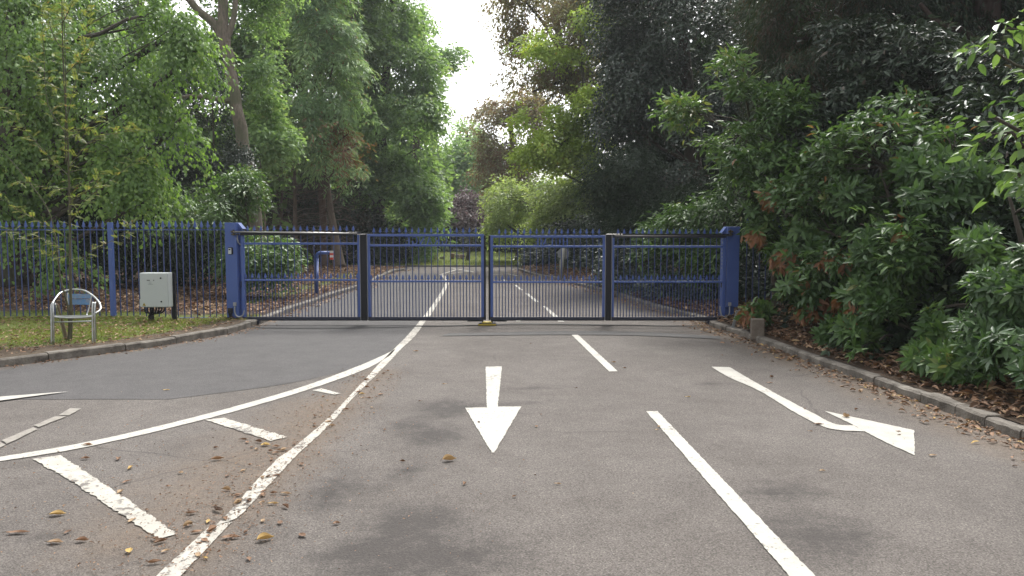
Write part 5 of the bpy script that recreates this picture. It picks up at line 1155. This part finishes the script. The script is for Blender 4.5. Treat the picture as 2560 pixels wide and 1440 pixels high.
for p, d in zip(fr_pos, fr_dir):                # pinnate leaves: paired leaflets along a rachis
    L = rnd.uniform(0.10, 0.17); sv = d.cross(Vector((0, 0, 1))).normalized(); up = sv.cross(d)
    rach.tube([p, p + d * L * .5 - Vector((0, 0, L * .06)), p + d * L - Vector((0, 0, L * .2))], [0.0016, 0.0013, 0.0008], 3)
    for j in range(7):
        t = 0.2 + 0.78 * j / 6
        for s in (-1, 1):
            q = p + d * L * t - Vector((0, 0, L * 0.2 * t * t)); ps.append(q); ds.append(sv * s + d * 0.45 + Vector((0, 0, -.15))); ns.append(up + Vector((rnd.gauss(0, .2), rnd.gauss(0, .2), rnd.gauss(0, .2))))
mb.build('trunk', M['bark_young'], sap, True)
ps, ds, ns = np.array(ps), np.array(ds), np.array(ns)
leaf_mesh('crown', ps, ds, ns, rng.uniform(.028, .045, len(ps)), rng.uniform(.010, .015, len(ps)), np.where(rng.random(len(ps)) < .06, .95, rng.uniform(.2, .8, len(ps))), F['young'], sap, 'diamond')
s0 = P(167, 853, 0.09); stk = thing('wooden_stake', 'short weathered wooden stake leaning out of the metal chair beside the sapling', 'stake', s0)
mb = MB(); mb.tube([Vector((0, 0.02, -0.05)), Q(152, 800, s0.y) - s0 + Vector((0, .02, 0)), Q(140, 763, s0.y) - s0 + Vector((0, .02, 0))], [0.022, 0.021, 0.019], 7); mb.build('shaft', M['stake'], stk)
mb = MB(); mb.tube([Q(140, 763, s0.y) - s0 + Vector((0, .02, 0)), Q(138.5, 758, s0.y) - s0 + Vector((0, .02, 0))], [0.019, 0.010], 7); mb.build('worn_tip', M['bark_dead'], stk)

# ---- grass, litter
rng = np.random.default_rng(81)
def blades(name, label, x, y, z, ln, seed):
    r = np.random.default_rng(seed); n = len(x); p = np.stack([x, y, z], -1)
    d = np.stack([r.normal(size=n) * .45, r.normal(size=n) * .45, np.ones(n)], -1); nr = np.stack([r.normal(size=n), r.normal(size=n), np.zeros(n)], -1)
    t = np.clip(0.45 + .25 * wob(p, 2.4, 3) + r.normal(size=n) * .15, 0, 1)
    o = leaf_mesh(name, p, d, nr, ln * r.uniform(.5, 1.4, n), 0.006 * r.uniform(.7, 1.5, n) * max(1, ln / .05), t, F['grass'], None, 'blade', curl=.6); tag(o, label, kind='stuff')
n = 120000; y = rng.uniform(8.6, 13.3, n); x = xl(y) - rng.uniform(0.15, 7, n)
p_ = np.stack([x, y, y * 0], -1)
kp = (lawn_l(x, y) + 0.65 * wob(p_, 1.9, 2) + .3 * wob(p_, 6, 5) > rng.uniform(.45, 1.35, n)); x, y = x[kp], y[kp]
blades('grass', 'short patchy grass on the verge round the metal chair', x, y, hl(x, y) - .004, .036, 82)
n = 16000; y = rng.uniform(13.3, 27, n); x = xl(y) - rng.uniform(0.2, 2.6, n); kp = lawn_l(x, y) > rng.uniform(.2, 1.1, n); x, y = x[kp], y[kp]
blades('grass', 'thin grass between fallen leaves along the kerb beyond the gate', x, y, hl(x, y), .05, 83)
n = 30000; x = rng.uniform(-16, 14, n); y = 33.95 + rng.uniform(0, 1, n) ** 1.5 * 18
blades('grass', 'mown grass on the far lawn before the timber boxes', x, y, .06 + .012 * (y - 33.8), .11, 84)

def litter(name, label, x, y, z, ln, seed, lift=.012, tl=(.05, .95)):
    r = np.random.default_rng(seed); n = len(x); p = np.stack([x, y, z + r.uniform(.002, lift, n)], -1)
    a = r.uniform(0, 6.28, n); d = np.stack([np.cos(a), np.sin(a), r.normal(size=n) * .22], -1); nr = np.stack([r.normal(size=n) * .35, r.normal(size=n) * .35, np.ones(n)], -1)
    l = ln * r.uniform(.5, 1.35, n)
    o = leaf_mesh(name, p, d, nr, l, l * r.uniform(.3, .55, n), r.uniform(tl[0], tl[1], n), F['litter'], None, 'fan', fold=.25, curl=.2); tag(o, label, kind='stuff')
n = 15000; y = rng.uniform(13.2, 31, n); x = xl(y) - .2 - rng.uniform(0, 9, n) * rng.uniform(.3, 1, n)
kp = (lawn_l(x, y) < rng.uniform(0, 1, n)); x, y = x[kp], y[kp]
litter('fallen_leaves', 'rust brown fallen leaves under the trees behind the railings', x, y, hl(x, y), .105, 91, .03)
n = 3600; y = rng.uniform(8.5, 12.9, n); x = xl(y) - .15 - rng.uniform(0, 6, n)
litter('fallen_leaves', 'scattered dry leaves on the verge grass round the chair', x, y, hl(x, y) + .012, .055, 92, .025)
n = 9000; y = rng.uniform(4.2, 16, n); x = xr(y) + .16 + rng.uniform(0, 2.6, n) * rng.uniform(.25, 1, n)
litter('fallen_leaves', 'thick brown fallen leaves on the bank under the rhododendrons', x, y, hr(x, y), .085, 93, .04)
n = 3200; y = rng.uniform(14, 31, n); x = xr(y) + .16 + rng.uniform(0, 2.4, n)
litter('fallen_leaves', 'brown fallen leaves on the bank beyond the gate', x, y, hr(x, y), .11, 94, .03)
n = 1500; y = rng.uniform(4.6, 13.2, n); x = xr(y) - np.abs(rng.normal(size=n)) * .17 - .01
kp = wob(np.stack([x * .3, y, y * 0], -1), 1.7, 2) > rng.uniform(-.9, .7, n); x, y = x[kp], y[kp]
litter('fallen_leaves', 'dry leaves drifted into the gutter along the sett kerb', x, y, x * 0 + .002, .055, 95, .02, (.1, 1))
n = 700; y = rng.uniform(13, 31, n); s = rng.random(n) < .5; x = np.where(s, xr(y) - np.abs(rng.normal(size=n)) * .25, xl(y) + np.abs(rng.normal(size=n)) * .18)
litter('fallen_leaves', 'dry leaves along both kerbs beyond the gate', x, y, x * 0 + .006, .08, 96, .02)
n = 260; y = rng.uniform(8, 12.6, n); x = xl(y) + np.abs(rng.normal(size=n)) * .13
litter('fallen_leaves', 'small dry leaves along the foot of the verge kerb', x, y, x * 0 + .006, .045, 97, .015)
# small crumbs of bark and twig on the painted island
n = 2600; i_ = rng.integers(0, len(LINE_A) - 1, n); t_ = rng.random(n); lx = np.array([[q.x, q.y] for q in LINE_A])
b_ = lx[i_] + (lx[i_ + 1] - lx[i_]) * t_[:, None]; x = b_[:, 0] + rng.normal(size=n) * .22 - .1 * rng.random(n); y = b_[:, 1] + rng.normal(size=n) * .3
litter('debris', 'crumbs of bark, twig and leaf over the hatched island', x, y, x * 0 + .011, .016, 98, .006, (.0, .7))
n = 1300; q0 = P(380, 1250); x = q0.x + rng.normal(size=n) * 1.0; y = q0.y + rng.normal(size=n) * 1.1
litter('debris', 'sparse crumbs of dry leaf over the rest of the painted island', x, y, x * 0 + .005, .015, 99, .004, (.0, .8))

# single leaves one can pick out on the road
def curled_leaf(name, label, px, py, ln, tint, a, group=None, wide=.5, curl=.5):
    ln *= 1.15
    c = P(px, py, 0.0062); nU, nV = 9, 5; vs = []; fs = []
    hk = rnd.uniform(.6, 1.2)
    for i in range(nU):
        u = i / (nU - 1); wv = math.sin(math.pi * min(1, u * 1.06) ** .8) * wide * ln * .5 + .0008
        for j in range(nV):
            v = (j / (nV - 1)) * 2 - 1
            z = abs(v) ** 1.6 * wv * curl * hk + (u - .5) ** 2 * ln * .4 * curl + .002 * math.sin(7 * u + 3 * v) + .0015
            vs.append(((u - .5) * ln, v * wv * (1 - .25 * curl) + .06 * ln * math.sin(u * 3), max(z, .0006)))
    for i in range(nU - 1):
        for j in range(nV - 1):
            q = i * nV + j; fs.append((q, q + nV, q + nV + 1, q + 1))
    me = MB().add(vs, fs).mesh(name, True)
    at_ = me.attributes.new('tint', 'FLOAT', 'FACE'); at_.data.foreach_set('value', np.full(len(fs), tint, np.float32))
    o = link(name, me, F['litter']); o.location = c; o.rotation_euler = (0, 0, a)
    tag(o, label, 'leaf', group)
    st = MB().tube([(-ln * .5, 0, .004 + ln * .12 * curl), (-ln * .68, .005, .004)], .0015, 4).build('leaf_stalk', M['stake'], o)
    return o
OWN = [(1124, 1151, .085, .93, .3, 'curled tan leaf alone on the asphalt below the straight arrow', .7, 1.1), (578, 1345, .085, .55, .1, 'large brown leaf just beside the broken near line end', .45, .5), (664, 1349, .075, .97, .5, 'yellow edged curled leaf beside the large brown leaf', .7, .9),
       (403, 1355, .06, .3, .9, 'dark red brown leaf at the end of the largest hatch bar', .5, .8), (325, 1378, .055, .99, 1.9, 'orange upright leaf below the largest hatch bar', .6, .7), (664, 1113, .06, 1.0, .2, 'bright yellow leaf below the middle hatch bar', .8, .4),
       (690, 1117, .05, .6, .1, 'brown leaf touching the bright yellow leaf', .6, .6), (544, 1149, .075, .75, .5, 'long rolled tan leaf in the middle of the painted island', .4, 1.0), (219, 1113, .06, .7, .1, 'tan leaf lying on the curving white line', .5, .7),
       (214, 1147, .05, .4, .5, 'folded brown leaf just below the curving white line', .7, .9), (144, 1287, .075, .97, .2, 'pale yellow leaf near the dark streak on the island', .6, .6), (45, 1333, .10, .5, .1, 'long brown leaf at the picture edge of the island', .3, .6),
       (138, 1357, .07, .85, .0, 'pale dry leaf below the dark streak', .5, .5), (715, 1235, .06, .9, -.2, 'thin olive leaf lying beside the worn part of the long line', .35, .8), (683, 1260, .055, .95, .1, 'small pale leaf nearer than the thin olive leaf', .35, .7),
       (842, 1309, .035, .55, .5, 'small orange brown leaf alone on the darker asphalt', .7, .7), (609, 1100, .055, .3, .0, 'dark folded leaf between the middle bar and the island leaves', .4, .9), (1040, 878, .06, .85, .2, 'pale leaf far up the road beside the long line', .6, .6),
       (905, 985, .05, 1.0, .4, 'yellow leaf on the road edge of the long line', .6, .5), (865, 1024, .055, .6, .0, 'brown leaf lying against the long line halfway up', .4, .8), (416, 975, .06, .97, .0, 'whitish leaf alone on the newer tarmac lane', .4, .3),
       (2117, 1043, .06, .9, .3, 'pale crumpled leaf on the bent arrow head', .8, 1.0), (2047, 1061, .07, .45, -.1, 'thin brown leaf beside the bend of the arrow stem', .3, .5), (2247, 1079, .03, .55, .0, 'small brown leaf on the broad end of the arrow head', .6, .6),
       (1648, 1067, .03, .9, .8, 'tiny tan leaf on the longest lane dash', .6, .7), (1535, 906, .05, .8, .2, 'tan leaf touching the short lane dash', .5, .7), (1930, 943, .05, .3, .6, 'dark curled leaf between arrow stem and kerb', .6, .9), (1925, 957, .055, .5, 0, 'flat brown leaf just below the dark curled leaf', .5, .3),
       (545, 1275, .095, .05, 2.4, 'dark upright piece of bark by the gap in the long line', .35, 1.1), (1720, 992, .05, .98, .2, 'pale yellow twig like leaf in the lane of the bent arrow', .2, .6), (2333, 1139, .05, .9, .1, 'pale leaf near the kerb below the arrow head', .5, .5)]
for px, py, ln, tn, a, lb, wd_, cu in OWN: curled_leaf('fallen_leaf', lb, px, py, ln, tn, a, 'single fallen leaves on the road', wd_, cu)
r_ = random.Random(5)
for k in range(75):
    q = LINE_A[0].lerp(LINE_A[1], 0); i = r_.randrange(len(LINE_A) - 1); p = LINE_A[i].lerp(LINE_A[i + 1], r_.random()) + Vector((r_.gauss(-.05, .18), r_.gauss(0, .2), 0))
    o = curled_leaf('fallen_leaf', 'small brown leaf among the scatter along the worn white line', 0, 1440, r_.uniform(.025, .06), r_.choice((.3, .45, .55, .65, .9)), r_.uniform(0, 6.28), 'small leaves along the worn line', r_.uniform(.35, .7), r_.uniform(.4, 1))
    o.location = (p.x, p.y, .0062)

# ---- added haze volume that lifts the dark foliage like sky glare
mb = MB(); mb.box((0, 25, 9), (180, 140, 20.5))
hz = mb.build('added_haze', None); m = bpy.data.materials.new('glare_veil'); m.use_nodes = True; n = m.node_tree; n.nodes.clear()
vo = n.nodes.new('ShaderNodeVolumePrincipled'); vo.inputs['Color'].default_value = (0.93, 0.96, 1.0, 1); vo.inputs['Density'].default_value = 0.0007; vo.inputs['Anisotropy'].default_value = 0.2
mo = n.nodes.new('ShaderNodeOutputMaterial'); n.links.new(vo.outputs[0], mo.inputs['Volume']); hz.data.materials.append(m)
tag(hz, 'thin pale haze added as a glare veil over the trees', kind='stuff')

for k in range(22):
    p = P(r_.uniform(180, 760), r_.uniform(1120, 1430)); p.x += r_.gauss(0, .1)
    o = curled_leaf('fallen_leaf', 'dry leaf scattered on the brown dirt of the hatched island', 0, 1440, r_.uniform(.03, .065), r_.choice((.3, .45, .6, .75, .9, .97)), r_.uniform(0, 6.28), 'dry leaves on the hatched island', r_.uniform(.3, .7), r_.uniform(.4, 1))
    o.location = (p.x, p.y, .0062)
for k in range(26):
    p = P(r_.uniform(1000, 2300), r_.uniform(850, 1250))
    o = curled_leaf('fallen_leaf', 'tiny dry leaf scattered over the open asphalt lanes', 0, 1440, r_.uniform(.025, .045), r_.choice((.2, .45, .6, .9)), r_.uniform(0, 6.28), 'tiny leaves on the open lanes', r_.uniform(.3, .7), r_.uniform(.4, 1))
    o.location = (p.x, p.y, .0062)
